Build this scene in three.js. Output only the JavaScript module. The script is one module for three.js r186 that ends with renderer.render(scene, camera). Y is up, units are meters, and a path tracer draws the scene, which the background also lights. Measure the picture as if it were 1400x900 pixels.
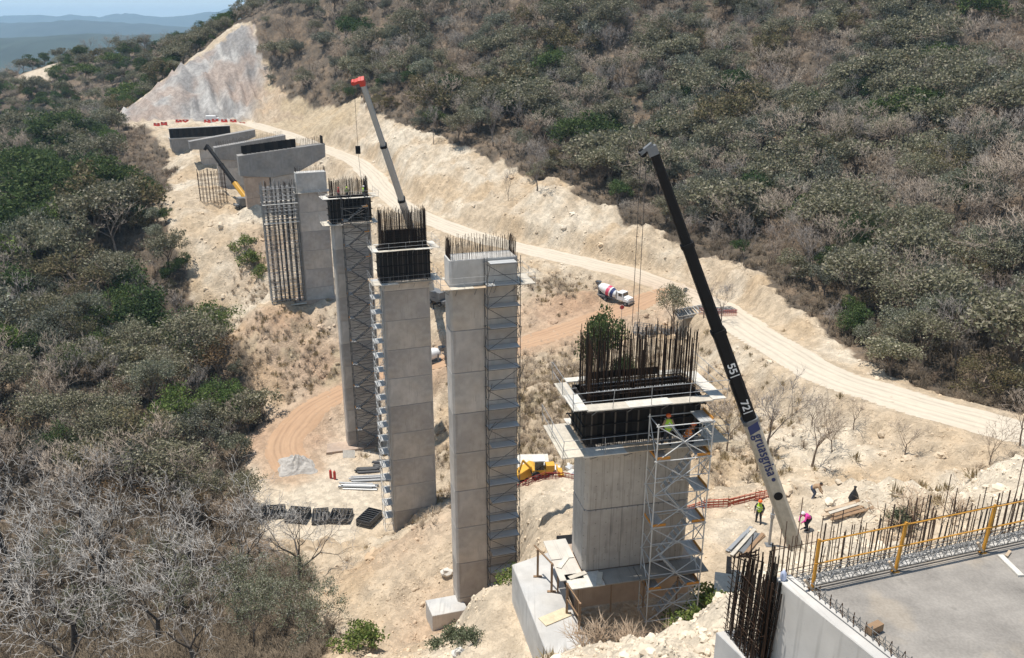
import * as THREE from 'three';
import { mergeGeometries } from 'three/addons/utils/BufferGeometryUtils.js';
import { FontLoader } from 'three/addons/loaders/FontLoader.js';
import { TextGeometry } from 'three/addons/geometries/TextGeometry.js';
import { MarchingCubes } from 'three/addons/objects/MarchingCubes.js';

// ---------------------------------------------------------------- camera, sky, sun, exposure
// World: x to the east of the drone, y up (0 = drone height), z = -(distance north of the drone).
const scene = new THREE.Scene();
const camera = new THREE.PerspectiveCamera(42.741, 1400 / 900, 0.2, 40000);
camera.position.set(0, 0, 0);
camera.rotation.x = -19.622 * Math.PI / 180;
const renderer = new THREE.WebGLRenderer({ antialias: true });
renderer.toneMapping = THREE.LinearToneMapping;
renderer.toneMappingExposure = 1.28;
renderer.shadowMap.enabled = true;
const SUN_AZ = -74, SUN_EL = 75;                       // degrees from north (negative = west), above the horizon
{
  const w = 256, h = 128, d = new Float32Array(w * h * 4);
  for (let j = 0; j < h; j++) for (let i = 0; i < w; i++) {
    const el = Math.max(0, ((j + 0.5) / h - 0.5) * 180), t = Math.pow(1 - el / 90, 4.5), k = (j * w + i) * 4;
    d[k] = 0.15 + (0.74 - 0.15) * t; d[k + 1] = 0.24 + (0.88 - 0.24) * t; d[k + 2] = 0.39 + (0.96 - 0.39) * t; d[k + 3] = 1;
  }
  const sky = new THREE.DataTexture(d, w, h, THREE.RGBAFormat, THREE.FloatType);
  sky.mapping = THREE.EquirectangularReflectionMapping; sky.magFilter = THREE.LinearFilter; sky.needsUpdate = true;
  scene.background = sky; scene.environment = sky;
}
{
  const sun = new THREE.DirectionalLight(new THREE.Color().setRGB(1, 0.945, 0.86), 4.6);
  const a = SUN_AZ * Math.PI / 180, e = SUN_EL * Math.PI / 180;
  sun.position.set(Math.sin(a) * Math.cos(e) * 400, Math.sin(e) * 400 - 40, -Math.cos(a) * Math.cos(e) * 400 - 120);
  sun.target.position.set(0, -40, -120);
  sun.castShadow = true; sun.shadow.mapSize.set(4096, 4096);
  Object.assign(sun.shadow.camera, { left: -260, right: 260, top: 260, bottom: -260, near: 1, far: 900 });
  scene.add(sun, sun.target);
}
scene.fog = new THREE.FogExp2(new THREE.Color().setRGB(0.50, 0.75, 1.0), 0.00011);

// ---------------------------------------------------------------- helpers
const R2D = Math.PI / 180;
function rngOf(seed) { let s = seed | 0; return () => { s = (s + 0x6d2b79f5) | 0; let t = Math.imul(s ^ (s >>> 15), 1 | s); t = (t + Math.imul(t ^ (t >>> 7), 61 | t)) ^ t; return ((t ^ (t >>> 14)) >>> 0) / 4294967296; }; }
function hash2(x, y) { let h = Math.imul(x | 0, 374761393) + Math.imul(y | 0, 668265263); h = Math.imul(h ^ (h >>> 13), 1274126177); return ((h ^ (h >>> 16)) >>> 0) / 4294967296; }
function noise(x, y) {
  const i = Math.floor(x), j = Math.floor(y), a = x - i, b = y - j, u = a * a * (3 - 2 * a), v = b * b * (3 - 2 * b);
  return (hash2(i, j) * (1 - u) + hash2(i + 1, j) * u) * (1 - v) + (hash2(i, j + 1) * (1 - u) + hash2(i + 1, j + 1) * u) * v;
}
function fbm(x, y, o = 4) { let s = 0, a = 0.5, n = 0; for (let k = 0; k < o; k++) { s += a * noise(x, y); n += a; a *= 0.5; x = x * 2.03 + 17.1; y = y * 2.03 + 5.7; } return s / n; }
const clamp = (x, a = 0, b = 1) => Math.min(b, Math.max(a, x));
const smooth = (a, b, x) => { const t = clamp((x - a) / (b - a)); return t * t * (3 - 2 * t); };
const mix = (a, b, t) => a + (b - a) * t;
const mix3 = (a, b, t) => [mix(a[0], b[0], t), mix(a[1], b[1], t), mix(a[2], b[2], t)];
const V = (x, y, d) => new THREE.Vector3(x, y, -d);
const used = new Map();
function numbered(name) { const n = used.get(name) || 0; used.set(name, n + 1); return n ? name + '_' + String(n).padStart(3, '0') : name; }
const shade = (o) => { o.traverse((c) => { if (c.isMesh) { c.castShadow = true; c.receiveShadow = true; } }); return o; };
function tag(o, label, category, group) { o.userData.label = label; o.userData.category = category; if (group) o.userData.group = group; return o; }
function thing(name, label, category, pos = [0, 0, 0], turn = 0, group) {
  const g = new THREE.Group(); g.name = numbered(name); g.position.set(pos[0], pos[1], pos[2]); g.rotation.y = turn; scene.add(g);
  return tag(g, label, category, group);
}
function part(parent, name, geo, mat) { const m = new THREE.Mesh(geo, mat); m.name = name; m.castShadow = m.receiveShadow = true; parent.add(m); return m; }
function structure(name, geo, mat) { const m = new THREE.Mesh(geo, mat); m.name = numbered(name); m.castShadow = m.receiveShadow = true; m.userData.kind = 'structure'; scene.add(m); return m; }
function mat(c, rough = 0.9, extra = {}) { return new THREE.MeshStandardMaterial({ color: new THREE.Color().setRGB(c[0], c[1], c[2]), roughness: rough, metalness: 0, ...extra }); }

// ---------------------------------------------------------------- textures (grain and wear only)
function tex(n, fn, srgb) {
  const d = new Uint8Array(n * n * 4);
  for (let j = 0; j < n; j++) for (let i = 0; i < n; i++) { const c = fn(i / n, j / n, i, j), k = (j * n + i) * 4; d[k] = clamp(c[0]) * 255; d[k + 1] = clamp(c[1]) * 255; d[k + 2] = clamp(c[2]) * 255; d[k + 3] = 255; }
  const t = new THREE.DataTexture(d, n, n); t.wrapS = t.wrapT = THREE.RepeatWrapping; t.magFilter = THREE.LinearFilter; t.minFilter = THREE.LinearMipmapLinearFilter; t.generateMipmaps = true;
  if (srgb) t.colorSpace = THREE.SRGBColorSpace; t.needsUpdate = true; return t;
}
// noise that repeats every `p` cells
function tnoise(x, y, p) {
  const i = Math.floor(x), j = Math.floor(y), a = x - i, b = y - j, u = a * a * (3 - 2 * a), v = b * b * (3 - 2 * b), m = (q) => ((q % p) + p) % p;
  const h = (q, r) => hash2(m(q) + p * 131, m(r) + p * 57);
  return (h(i, j) * (1 - u) + h(i + 1, j) * u) * (1 - v) + (h(i, j + 1) * (1 - u) + h(i + 1, j + 1) * u) * v;
}
function tfbm(u, v, p, o = 5) { let s = 0, a = 0.5, n = 0; for (let k = 0; k < o; k++) { s += a * tnoise(u * p, v * p, p); n += a; a *= 0.55; p *= 2; } return s / n; }

// ---------------------------------------------------------------- the lie of the land: surveyed spot heights [east, north, height]
const SPOTS = [[0,43,-33],[8,38,-32.5],[14,42,-32],[20,44,-31.8],[17,50,-31.9],[22,50,-31.6],[10,50,-33],[28,46,-30.5],[8,46,-32.3],[3,38,-32.8],[30,52,-31],[38,50,-29.5],[28.2,52,-30],[34.3,50,-27.7],[19.1,55,-32.2],[9,14,-24],[4,14,-25.5],[16,14,-22],[0,18,-27.5],[12,22,-23.5],[20,22,-23],[-8,16,-32],[0,5,-24],[12,0,-20],[30,15,-21],[45,20,-21],[12.1,32.5,-22],[14.2,33,-21.6],[9.9,30.5,-22.8],[16,28,-21.5],[11,27,-22.3],[17.5,33.5,-23],[24,35,-24.5],[36,38,-26],[15,38,-31],[20,38.5,-31.2],[11.5,37,-31],[19,43.5,-31.6],[27,31,-23.5],[8.2,30,-23.6],[6.2,31,-25.2],[3.4,33,-28.3],[1,34,-29.8],[6,22,-24.5],[7,36,-32.5],[3.5,36.5,-32.6],[0,43,-33.4],[-2.7,50,-42.1],[-6.7,57,-48],[-13.3,62,-53.1],[-3,66,-53.6],[-3,74,-53.5],[2,68,-50.5],[-10.7,74,-54.9],[-15.5,66,-55.6],[-13.7,84,-57.2],[-9.5,95,-59.3],[-18,88,-61.2],[-24,86,-62.7],[-20.5,72,-57.9],[-8,46,-41],[-20,52,-48],[-12,30,-36],[-30,30,-44],[-10.7,104,-62.6],[-17.3,103,-66.5],[3.2,82,-46.4],[3,76,-46.4],[2.9,72,-45.8],[9,78,-46],[16,72,-45.5],[3,64,-41],[15,58,-35.4],[9,58,-38],[-20,110,-68],[-30,106,-68],[-40,106,-68],[-36,114,-68],[-24,118,-68],[-30,124,-68],[-45,112,-68],[-20,126,-68],[-12,114,-68],[-22.4,100,-67.5],[-29.4,96,-66.5],[-2,106,-60.5],[-6,120,-63],[22.8,156,-51.4],[12.4,149,-52.4],[2.7,145,-54.1],[-6.7,143,-55.5],[-13.7,146,-58.6],[-23.5,147,-61.5],[-31.6,145,-64.1],[-37.2,139,-65.4],[-40.5,131,-65.8],[-30,131,-67.8],[-22,134,-67.3],[-20,139,-65],[-28,137,-66.5],[-41,167,-53.6],[-36,170,-53],[-48,168,-53.6],[-52,176,-52],[-30,172,-52],[-37.4,163,-54.9],[-47.1,160,-55.5],[-36.6,157.5,-59.3],[-43.3,155,-59.9],[-35.8,152.5,-62],[-47.1,150,-60.9],[-46.2,138,-67.6],[-51.4,163,-53.4],[-57,203,-43.2],[-66,205,-43],[-72,236,-44],[-50,205,-43],[-60,190,-45.5],[-80,240,-44],[-64.6,198,-42.8],[-75.9,200,-43.2],[-82.8,232,-40.9],[-104.1,275,-39],[-88.5,228,-41.2],[-94,272,-41],[-108,300,-40.5],[-120,302,-40],[-105,312,-34.5],[-125,325,-34],[-140,335,-34],[-95,320,-34.5],[59.4,76,-40.9],[57.1,84.5,-42.4],[51.7,90,-42.6],[44.2,104,-44.4],[39.7,126,-46.2],[36.3,153,-48.9],[30.2,167,-49.6],[23.8,176,-49.8],[10,187,-48.9],[-11,206,-48.2],[-28.2,229,-47.8],[-39.5,252,-44.4],[-44.9,266,-42.5],[-53,280,-40.4],[-65.1,292,-38.4],[-82.5,312,-36.4],[-105.1,335,-33.5],[19.9,162,-50.2],[35.5,149,-49.9],[10.2,160,-51.6],[3,165,-50.9],[3.1,170,-50],[-9.3,172,-50.6],[-15.3,168,-51.8],[27.3,148,-52],[31.8,137,-51.6],[31.9,112,-50.1],[28.8,99,-50.6],[26.5,90,-49.9],[39.6,91,-46.5],[37.1,84,-46.6],[45,84,-44.7],[51.8,82,-42.8],[40.4,106,-48.5],[7.1,125,-53.3],[4.1,107,-54.6],[-2.3,118,-55.2],[18,127,-54.2],[39.9,112,-45.5],[6,88,-49],[20,78,-48.5],[30,70,-46.5],[45,66,-43],[-60.6,312,-28.3],[-37.1,272,-32.9],[-16.9,245,-35.8],[9.2,210,-39.3],[28.9,180,-45.1],[41.9,155,-44.7],[44.7,136,-44.9],[47.4,119,-44.8],[52.2,102.5,-44.7],[57.6,96,-44.7],[62.3,93,-44.7],[0,300,-18.6],[0,350,6.2],[77.8,320,5.3],[57.1,222,-33.2],[48.7,184,-44.2],[161.6,285,4.2],[89.5,145,-35.8],[108,180,-27.7],[132.9,228,-15.2],[69.8,108,-43],[70.6,160,-39.1],[59.1,130,-44.6],[104.1,250,-16.3],[30.8,240,-35.5],[-23.6,280,-29],[-55,330,-20],[-39.1,340,-7.1],[121.5,300,4.7],[36,290,-13.6],[0,450,42],[150,450,55],[300,420,60],[300,250,30],[250,150,5],[200,80,-25],[120,60,-30],[-80,480,40],[80,380,28],[250,330,45],[-80.9,345,-23.8],[-144.1,340,-33.1],[-126.1,338,-33.5],[-108.2,345,-33.6],[-79.4,335,-32.1],[-119,398,-0.6],[-139.4,372,-17.5],[-152.2,348,-30.4],[-124.1,372,-19],[-106.7,378,-16.8],[-121.9,430,8.1],[-214,520,-13.3],[-225.5,450,-31.8],[-277.6,560,-20],[-328.5,560,-43.2],[-310.7,560,-34],[-196.8,330,-44.1],[-183.5,360,-44.4],[-170.6,520,-7],[-174.1,390,-36.9],[-286.4,540,-21.7],[-200,700,-60],[-400,600,-60],[-100,700,-20],[100,700,60],[-350,400,-48],[-500,500,-70],[-160,640,-25],[-126.6,205,-50.3],[-127.8,245,-48.1],[-116.8,265,-47],[-86.6,132,-59.6],[-78.2,172,-59],[-60.4,165,-60],[-60.7,127,-65.4],[-63.6,108,-65.9],[-45.5,116,-70.3],[-68.9,100,-62.6],[-51.7,132,-67.8],[-46.6,62,-56.9],[-35.3,66,-56.5],[-31.3,72,-59.7],[-22.4,68,-57.3],[-49.2,82,-64.8],[-60,92,-62],[-45,95,-65],[-70,60,-54],[-100,100,-58],[-130,140,-56],[-170,200,-50],[-250,250,-52],[-60,20,-45],[-140,60,-55],[-250,100,-60]];
const nS = SPOTS.length, TW = (() => {
  const n = nS + 3, A = []; const k = (r2) => r2 > 0 ? r2 * Math.log(r2) : 0;
  for (let i = 0; i < nS; i++) { const row = new Float64Array(n + 1); for (let j = 0; j < nS; j++) { const dx = SPOTS[i][0] - SPOTS[j][0], dy = SPOTS[i][1] - SPOTS[j][1]; row[j] = k(dx * dx + dy * dy) + (i === j ? 6 : 0); } row[nS] = 1; row[nS + 1] = SPOTS[i][0]; row[nS + 2] = SPOTS[i][1]; row[n] = SPOTS[i][2]; A.push(row); }
  for (let q = 0; q < 3; q++) { const row = new Float64Array(n + 1); for (let j = 0; j < nS; j++) row[j] = q === 0 ? 1 : SPOTS[j][q - 1]; A.push(row); }
  for (let c = 0; c < n; c++) {
    let p = c; for (let r = c + 1; r < n; r++) if (Math.abs(A[r][c]) > Math.abs(A[p][c])) p = r;
    [A[c], A[p]] = [A[p], A[c]];
    for (let r = c + 1; r < n; r++) { const f = A[r][c] / A[c][c]; if (f) for (let q = c; q <= n; q++) A[r][q] -= f * A[c][q]; }
  }
  const w = new Float64Array(n); for (let r = n - 1; r >= 0; r--) { let s = A[r][n]; for (let q = r + 1; q < n; q++) s -= A[r][q] * w[q]; w[r] = s / A[r][r]; }
  return w;
})();
function land0(x, d) { let s = TW[nS] + TW[nS + 1] * x + TW[nS + 2] * d; for (let i = 0; i < nS; i++) { const dx = x - SPOTS[i][0], dy = d - SPOTS[i][1], r2 = dx * dx + dy * dy; if (r2 > 1e-9) s += TW[i] * r2 * Math.log(r2); } return s; }
// roads: [east, height, north]
const HAUL = [[62, -40.4, 66], [59.4, -40.9, 76], [57.1, -42.4, 84.5], [51.7, -42.6, 90], [44.2, -44.4, 104], [39.7, -46.2, 126], [36.3, -48.6, 153], [30.2, -49.4, 167], [23.8, -49.4, 176], [10, -48.9, 187], [-11, -48.2, 206], [-28.2, -47, 229], [-39.5, -44.4, 252], [-44.9, -42.5, 266], [-53, -40.4, 280], [-65.1, -38.4, 292], [-82.5, -36, 312], [-105.1, -33.8, 335]];
const BRANCH = [[33, -48.9, 163], [22.8, -50.9, 156], [12.4, -52.4, 149], [2.7, -54.5, 146], [-6.8, -56.7, 146], [-13.7, -58.6, 146], [-23.5, -61.5, 147], [-31.6, -64.1, 145], [-37.2, -65.6, 139], [-39, -67, 130], [-36, -67.9, 122]];
function curveOf(list, n) { const c = new THREE.CatmullRomCurve3(list.map((p) => new THREE.Vector3(...p))); return c.getSpacedPoints(n); }
const ROADS = [{ pts: curveOf(HAUL, 260), w: 3.9 }, { pts: curveOf(BRANCH, 90), w: 3.4 }];
function roadAt(x, d) {
  let best = 1e9, y = 0, w = 3.5, side = 0;
  for (const r of ROADS) for (let i = 0; i < r.pts.length; i++) { const p = r.pts[i], q = (p.x - x) ** 2 + (p.z - d) ** 2; if (q / (r.w * r.w) < best) { best = q / (r.w * r.w); y = p.y; w = r.w; } }
  return [Math.sqrt(best) * w, y, w];
}
const PADS = [[-30, 113, 15, 12, -68], [14, 46.5, 9, 5, -31.9], [20.5, 158.6, 7.5, 5.5, -50.3]];     // [east, north, half sizes, height]
const RIGHT_WOOD = [[62.3, 93], [57.6, 96], [52.2, 102.5], [49, 119], [47.5, 138], [45, 160], [33, 187], [13, 217], [-13, 252], [-33, 279], [-57, 319], [-75, 338], [-92, 350], [-99, 362], [-105, 377], [-117, 402], [-128, 420], [-150, 640], [700, 640], [700, 40], [90, 84]];
const LEFT_WOOD = [[-148, 333], [-141.7, 330], [-124, 304.6], [-104, 256.1], [-90, 212], [-82, 198], [-72, 181], [-60, 164.8], [-50, 147.4], [-46, 140.8], [-48, 130], [-46, 123], [-41, 112], [-35, 101], [-28, 93.2], [-20.5, 71.9], [-17, 61.7], [-17, 40], [-20, 10], [-600, 10], [-900, 900], [-150, 900], [-128, 420], [-156, 380], [-170, 356], [-160, 340]];
const WHITE_CUT = [[-116, 405], [-136, 388], [-152, 372], [-166, 352], [-158, 338], [-114, 335], [-84, 334], [-97, 359], [-106, 380]];
const FAR_CUT = [[-264, 524], [-270, 532], [-286, 512], [-276, 490], [-262, 476], [-250, 476], [-255, 497]];
function inside(poly, x, y) { let c = false; for (let i = 0, j = poly.length - 1; i < poly.length; j = i++) { const [xi, yi] = poly[i], [xj, yj] = poly[j]; if ((yi > y) !== (yj > y) && x < (xj - xi) * (y - yi) / (yj - yi) + xi) c = !c; } return c; }
const inWhite = (x, d) => x < -75 && d > 325 && d < 420 && inside(WHITE_CUT, x + (fbm(x * 0.12, d * 0.12, 4) - 0.5) * 15, d + (fbm(x * 0.12 + 30, d * 0.12, 4) - 0.5) * 12);
function woodAt(x, d) {                                 // 0 open ground, 1 right-hand wood, 2 left-hand wood
  const wx = x + (fbm(x * 0.16, d * 0.16, 3) - 0.5) * 7, wd = d + (fbm(x * 0.16 + 50, d * 0.16, 3) - 0.5) * 7;
  if (inWhite(x, d) || inside(FAR_CUT, x, d)) return 0;
  if (inside(RIGHT_WOOD, wx, wd)) return 1;
  if (inside(LEFT_WOOD, wx, wd)) return 2;
  return 0;
}
function steps(list) { const out = []; for (const [a, b, s] of list) for (let x = a; x < b - 1e-6; x += s) out.push(x); return out; }
const GX = steps([[-3000, -800, 400], [-800, -400, 40], [-400, -200, 6], [-200, -130, 2.4], [-130, -60, 1.1], [-60, 62, 0.6], [62, 130, 1.3], [130, 260, 4], [260, 500, 24], [500, 3000, 250], [3000, 12000, 3000], [12000, 12001, 1]]);
const GD = steps([[-300, -40, 40], [-40, 0, 8], [0, 26, 1.3], [26, 62, 0.4], [62, 130, 0.6], [130, 200, 0.9], [200, 300, 1.1], [300, 420, 2.4], [420, 620, 6], [620, 900, 25], [900, 3000, 300], [3000, 12000, 3000], [12000, 12001, 1]]);
const NX = GX.length, ND = GD.length, GH = new Float32Array(NX * ND), GW = new Uint8Array(NX * ND), GR = new Float32Array(NX * ND);
const FOOT = [];                                        // excavated footprints: [east, north, turn, half width, half depth, height]
const MOUNDS = [[-62.5, 203, 6, 4, 3.2], [-50, 186, 7, 4, 1.6], [-24, 96, 7, 3.4, 1.6], [-34, 98, 5, 3, 1.4], [-10, 84, 6, 5, 1.2], [30, 46, 6, 3, 0.9], [13, 161, 7, 4, 1.2]];   // heaps of spoil: [east, north, radii, height]
function landHeight(x, d) {
  const cx = clamp(x, -600, 500), cd = clamp(d, -40, 760);
  let h = land0(cx, cd);
  const far = Math.max(smooth(620, 1400, d), smooth(-420, -1100, x)); h = mix(h, -150 + 40 * (fbm(x * 0.002, d * 0.002) - 0.5), far);
  const [rd, ry, rw] = d > 55 && d < 345 && x > -125 && x < 80 ? roadAt(x, d) : [99, 0, 3];
  const onRoad = 1 - smooth(rw + 0.6, rw + 4.2, rd);
  let calm = onRoad;
  const wood = woodAt(x, d);
  for (const [px, pd, hx, hd, py] of PADS) { const q = Math.max(Math.abs(x - px) / hx, Math.abs(d - pd) / hd), k = 1 - smooth(0.75, 1.1, q); h = mix(h, py, k); calm = Math.max(calm, k * 0.85); }
  for (const [mx, md, rx, rd2, mh] of MOUNDS) h += mh * blob(x, d, mx, md, rx * 0.7, rd2 * 0.7) * (0.8 + 0.4 * noise(x * 0.8, d * 0.8));
  h = mix(h, ry, onRoad);
  const rough = (1 - calm) * (wood ? 0.7 : 1);
  const white = inWhite(x, d) ? 1 : 0;
  const g = Math.abs(noise(x * 0.33 + 3 * noise(d * 0.11, x * 0.07), d * 0.09) * 2 - 1);     // rills down the cut faces
  h += rough * ((fbm(x * 0.14, d * 0.14, 3) - 0.5) * 2.0 + (fbm(x * 0.55 + 9, d * 0.55, 3) - 0.5) * 1.7 + (noise(x * 1.9, d * 1.9) - 0.5) * 0.42 - (0.5 - g) * 0.5 * (d > 120 ? 1.5 : 0.6));
  if (white) h += (fbm((x + d * 0.5) * 0.45, (d - x) * 0.06, 4) - 0.5) * 6.5 + (fbm(x * 0.5, d * 0.5, 3) - 0.5) * 1.4;
  if (!wood && calm < 0.3) { const lump = fbm(x * 0.9 + 31, d * 0.9, 2); h += Math.max(0, lump - 0.58) * 2.2 * (1 - calm); }
  h += (noise(x * 2.3, d * 2.3) - 0.5) * 0.05;
  for (const [fx, fd, ft, hx, hd, fy, fb = 2.5] of FOOT) { const c = Math.cos(ft), s = Math.sin(ft), ux = (x - fx) * c + (d - fd) * s, ud = -(x - fx) * s + (d - fd) * c, q = Math.max(Math.abs(ux) - hx, Math.abs(ud) - hd); if (q < fb) h = mix(fy, h, smooth(-0.2, fb, q)); }
  return [h, wood, rd - rw];
}
function bracket(a, x) { let lo = 0, hi = a.length - 1; while (hi - lo > 1) { const m = (lo + hi) >> 1; if (a[m] <= x) lo = m; else hi = m; } return lo; }
function ground(x, d) {                                 // height of the built ground surface
  const i = clamp(bracket(GX, x), 0, NX - 2), j = clamp(bracket(GD, d), 0, ND - 2), u = clamp((x - GX[i]) / (GX[i + 1] - GX[i])), v = clamp((d - GD[j]) / (GD[j + 1] - GD[j]));
  const a = GH[j * NX + i], b = GH[j * NX + i + 1], c = GH[(j + 1) * NX + i], e = GH[(j + 1) * NX + i + 1];
  return u + v < 1 ? a + (b - a) * u + (c - a) * v : e + (c - e) * (1 - u) + (b - e) * (1 - v);
}
function groundMin(x, d, r) { let m = 1e9; for (let k = 0; k < 9; k++) m = Math.min(m, ground(x + (k % 3 - 1) * r, d + (Math.floor(k / 3) - 1) * r)); return m; }
FOOT.push([-2.75, 71.2, 16 * R2D, 3.4, 1.7, -54], [6.9, 41.4, 12 * R2D, 4.6, 3.4, -32.6], [2.1, 40.2, 12 * R2D, 2.6, 4.6, -32.9], [-25.7, 131.7, 21 * R2D, 3.6, 1.8, -68, 8], [-41.2, 170.5, 23 * R2D, 4, 2, -54.4]);
for (let j = 0; j < ND; j++) for (let i = 0; i < NX; i++) { const [h, w, r] = landHeight(GX[i], GD[j]), k = j * NX + i; GH[k] = h; GW[k] = w; GR[k] = r; }

// ---------------------------------------------------------------- ground sheet
const soilTex = tex(512, (u, v) => {
  const f = tfbm(u, v, 6, 6), s = tnoise(u * 90, v * 90, 90), c = tfbm(u + 0.37, v + 0.11, 22, 3);
  const peb = smooth(0.60, 0.75, c) * 0.10 - smooth(0.62, 0.50, f) * 0.12 + (s - 0.5) * 0.14;
  const b = 0.88 + peb + (f - 0.5) * 0.22; return [b, b * 0.995, b * 0.985];
});
const soilBump = tex(512, (u, v) => { const f = tfbm(u, v, 8, 6), c = tfbm(u + 0.37, v + 0.11, 22, 4); const b = 0.5 + (f - 0.5) * 0.6 + (c - 0.5) * 0.6; return [b, b, b]; });
soilTex.repeat.set(1 / 5.3, 1 / 5.3); soilBump.repeat.set(1 / 5.3, 1 / 5.3);
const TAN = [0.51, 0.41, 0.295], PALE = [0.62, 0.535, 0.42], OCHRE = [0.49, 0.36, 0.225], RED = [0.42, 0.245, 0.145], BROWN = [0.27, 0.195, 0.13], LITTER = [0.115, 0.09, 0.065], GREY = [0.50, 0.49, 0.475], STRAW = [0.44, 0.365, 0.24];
function blob(x, d, cx, cd, rx, rd) { return Math.exp(-(((x - cx) / rx) ** 2 + ((d - cd) / rd) ** 2)); }
function soilColour(x, d, wood, rd) {
  const n1 = fbm(x * 0.06 + 3, d * 0.06, 4), n2 = fbm(x * 0.35, d * 0.35 + 8, 4), n3 = fbm(x * 1.3 + 40, d * 1.3, 3);
  let c = mix3(TAN, PALE, smooth(0.42, 0.66, n1 * 0.6 + n2 * 0.4));
  c = mix3(c, OCHRE, smooth(0.5, 0.72, fbm(x * 0.11 + 90, d * 0.11, 3)) * 0.75);
  const red = Math.max(blob(x, d, 16, 156, 16, 9), blob(x, d, -2, 144, 20, 5) * 0.9, blob(x, d, -40, 132, 11, 9), blob(x, d, -6, 66, 5, 8) * 0.55, blob(x, d, -47, 160, 9, 5) * 0.8, blob(x, d, -38, 152, 13, 8) * 0.75, blob(x, d, -56, 186, 6, 8) * 0.5, blob(x, d, -12, 84, 7, 6) * 0.35, blob(x, d, 22, 47, 6, 2) * 0.3);
  c = mix3(c, RED, clamp(red * 1.1 * (0.55 + n2)) * 0.75);
  const bank = Math.max(blob(x, d, -40, 153, 15, 9), blob(x, d, 10, 166, 10, 6) * 0.9, blob(x, d, 5, 118, 16, 20) * 0.95, blob(x, d, 26, 104, 9, 13) * 0.75, blob(x, d, -12, 92, 8, 6) * 0.4);
  c = mix3(c, BROWN, clamp(bank * smooth(0.35, 0.65, n2) * 1.2) * 0.7);
  c = mix3(c, STRAW, smooth(0.5, 0.62, n2) * clamp(bank) * 0.7);
  const pale = Math.max(blob(x, d, 12, 30, 26, 8), blob(x, d, 40, 46, 18, 8), blob(x, d, -30, 112, 16, 11), blob(x, d, 8, 76, 8, 8), blob(x, d, -2, 50, 10, 6) * 0.8, blob(x, d, -62, 200, 12, 6), blob(x, d, -120, 331, 40, 8));
  c = mix3(c, PALE, clamp(pale) * 0.85);
  if (inWhite(x, d)) { const st = fbm((x + d * 0.55) * 0.35, (d - x) * 0.05, 4); c = mix3([0.29, 0.275, 0.265], [0.50, 0.48, 0.455], smooth(0.36, 0.62, st)); c = mix3(c, [0.40, 0.30, 0.24], smooth(0.46, 0.62, fbm(x * 0.08, d * 0.08 + 4, 3)) * 0.7); c = mix3(c, OCHRE, smooth(-112, -98, x) * 0.75); }
  else if (d > 300 && d < 420 && x > -106 && x < -55) c = mix3(c, [0.45, 0.35, 0.22], 0.6);
  if (inside(FAR_CUT, x, d)) c = mix3(PALE, OCHRE, n2 * 0.5);
  if (rd < 4) { const q = x < 24 && d < 158 ? mix3(TAN, RED, 0.55) : mix3(TAN, OCHRE, 0.3); c = mix3(c, q, (1 - smooth(-0.5, 3.5, rd + (n2 - 0.5) * 5)) * 0.8); }
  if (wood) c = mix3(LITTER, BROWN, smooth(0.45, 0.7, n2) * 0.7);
  const k = 0.86 + n3 * 0.28; return [c[0] * k, c[1] * k, c[2] * k];
}
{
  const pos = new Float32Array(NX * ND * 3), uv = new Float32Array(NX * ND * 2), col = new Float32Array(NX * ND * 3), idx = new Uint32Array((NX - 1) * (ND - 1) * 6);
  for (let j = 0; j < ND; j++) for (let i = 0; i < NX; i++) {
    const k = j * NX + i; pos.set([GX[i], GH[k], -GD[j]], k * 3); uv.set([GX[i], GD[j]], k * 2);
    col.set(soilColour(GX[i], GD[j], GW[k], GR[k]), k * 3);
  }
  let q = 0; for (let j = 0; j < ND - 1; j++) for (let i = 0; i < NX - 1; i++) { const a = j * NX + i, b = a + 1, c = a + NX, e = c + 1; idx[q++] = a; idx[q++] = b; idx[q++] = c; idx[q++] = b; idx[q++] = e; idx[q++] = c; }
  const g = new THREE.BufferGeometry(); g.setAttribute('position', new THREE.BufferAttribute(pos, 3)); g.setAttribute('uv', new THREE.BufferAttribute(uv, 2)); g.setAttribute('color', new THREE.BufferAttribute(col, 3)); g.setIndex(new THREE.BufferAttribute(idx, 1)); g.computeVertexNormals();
  structure('ground', g, new THREE.MeshStandardMaterial({ vertexColors: true, map: soilTex, bumpMap: soilBump, bumpScale: 0.3, roughness: 0.97 }));
}
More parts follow.
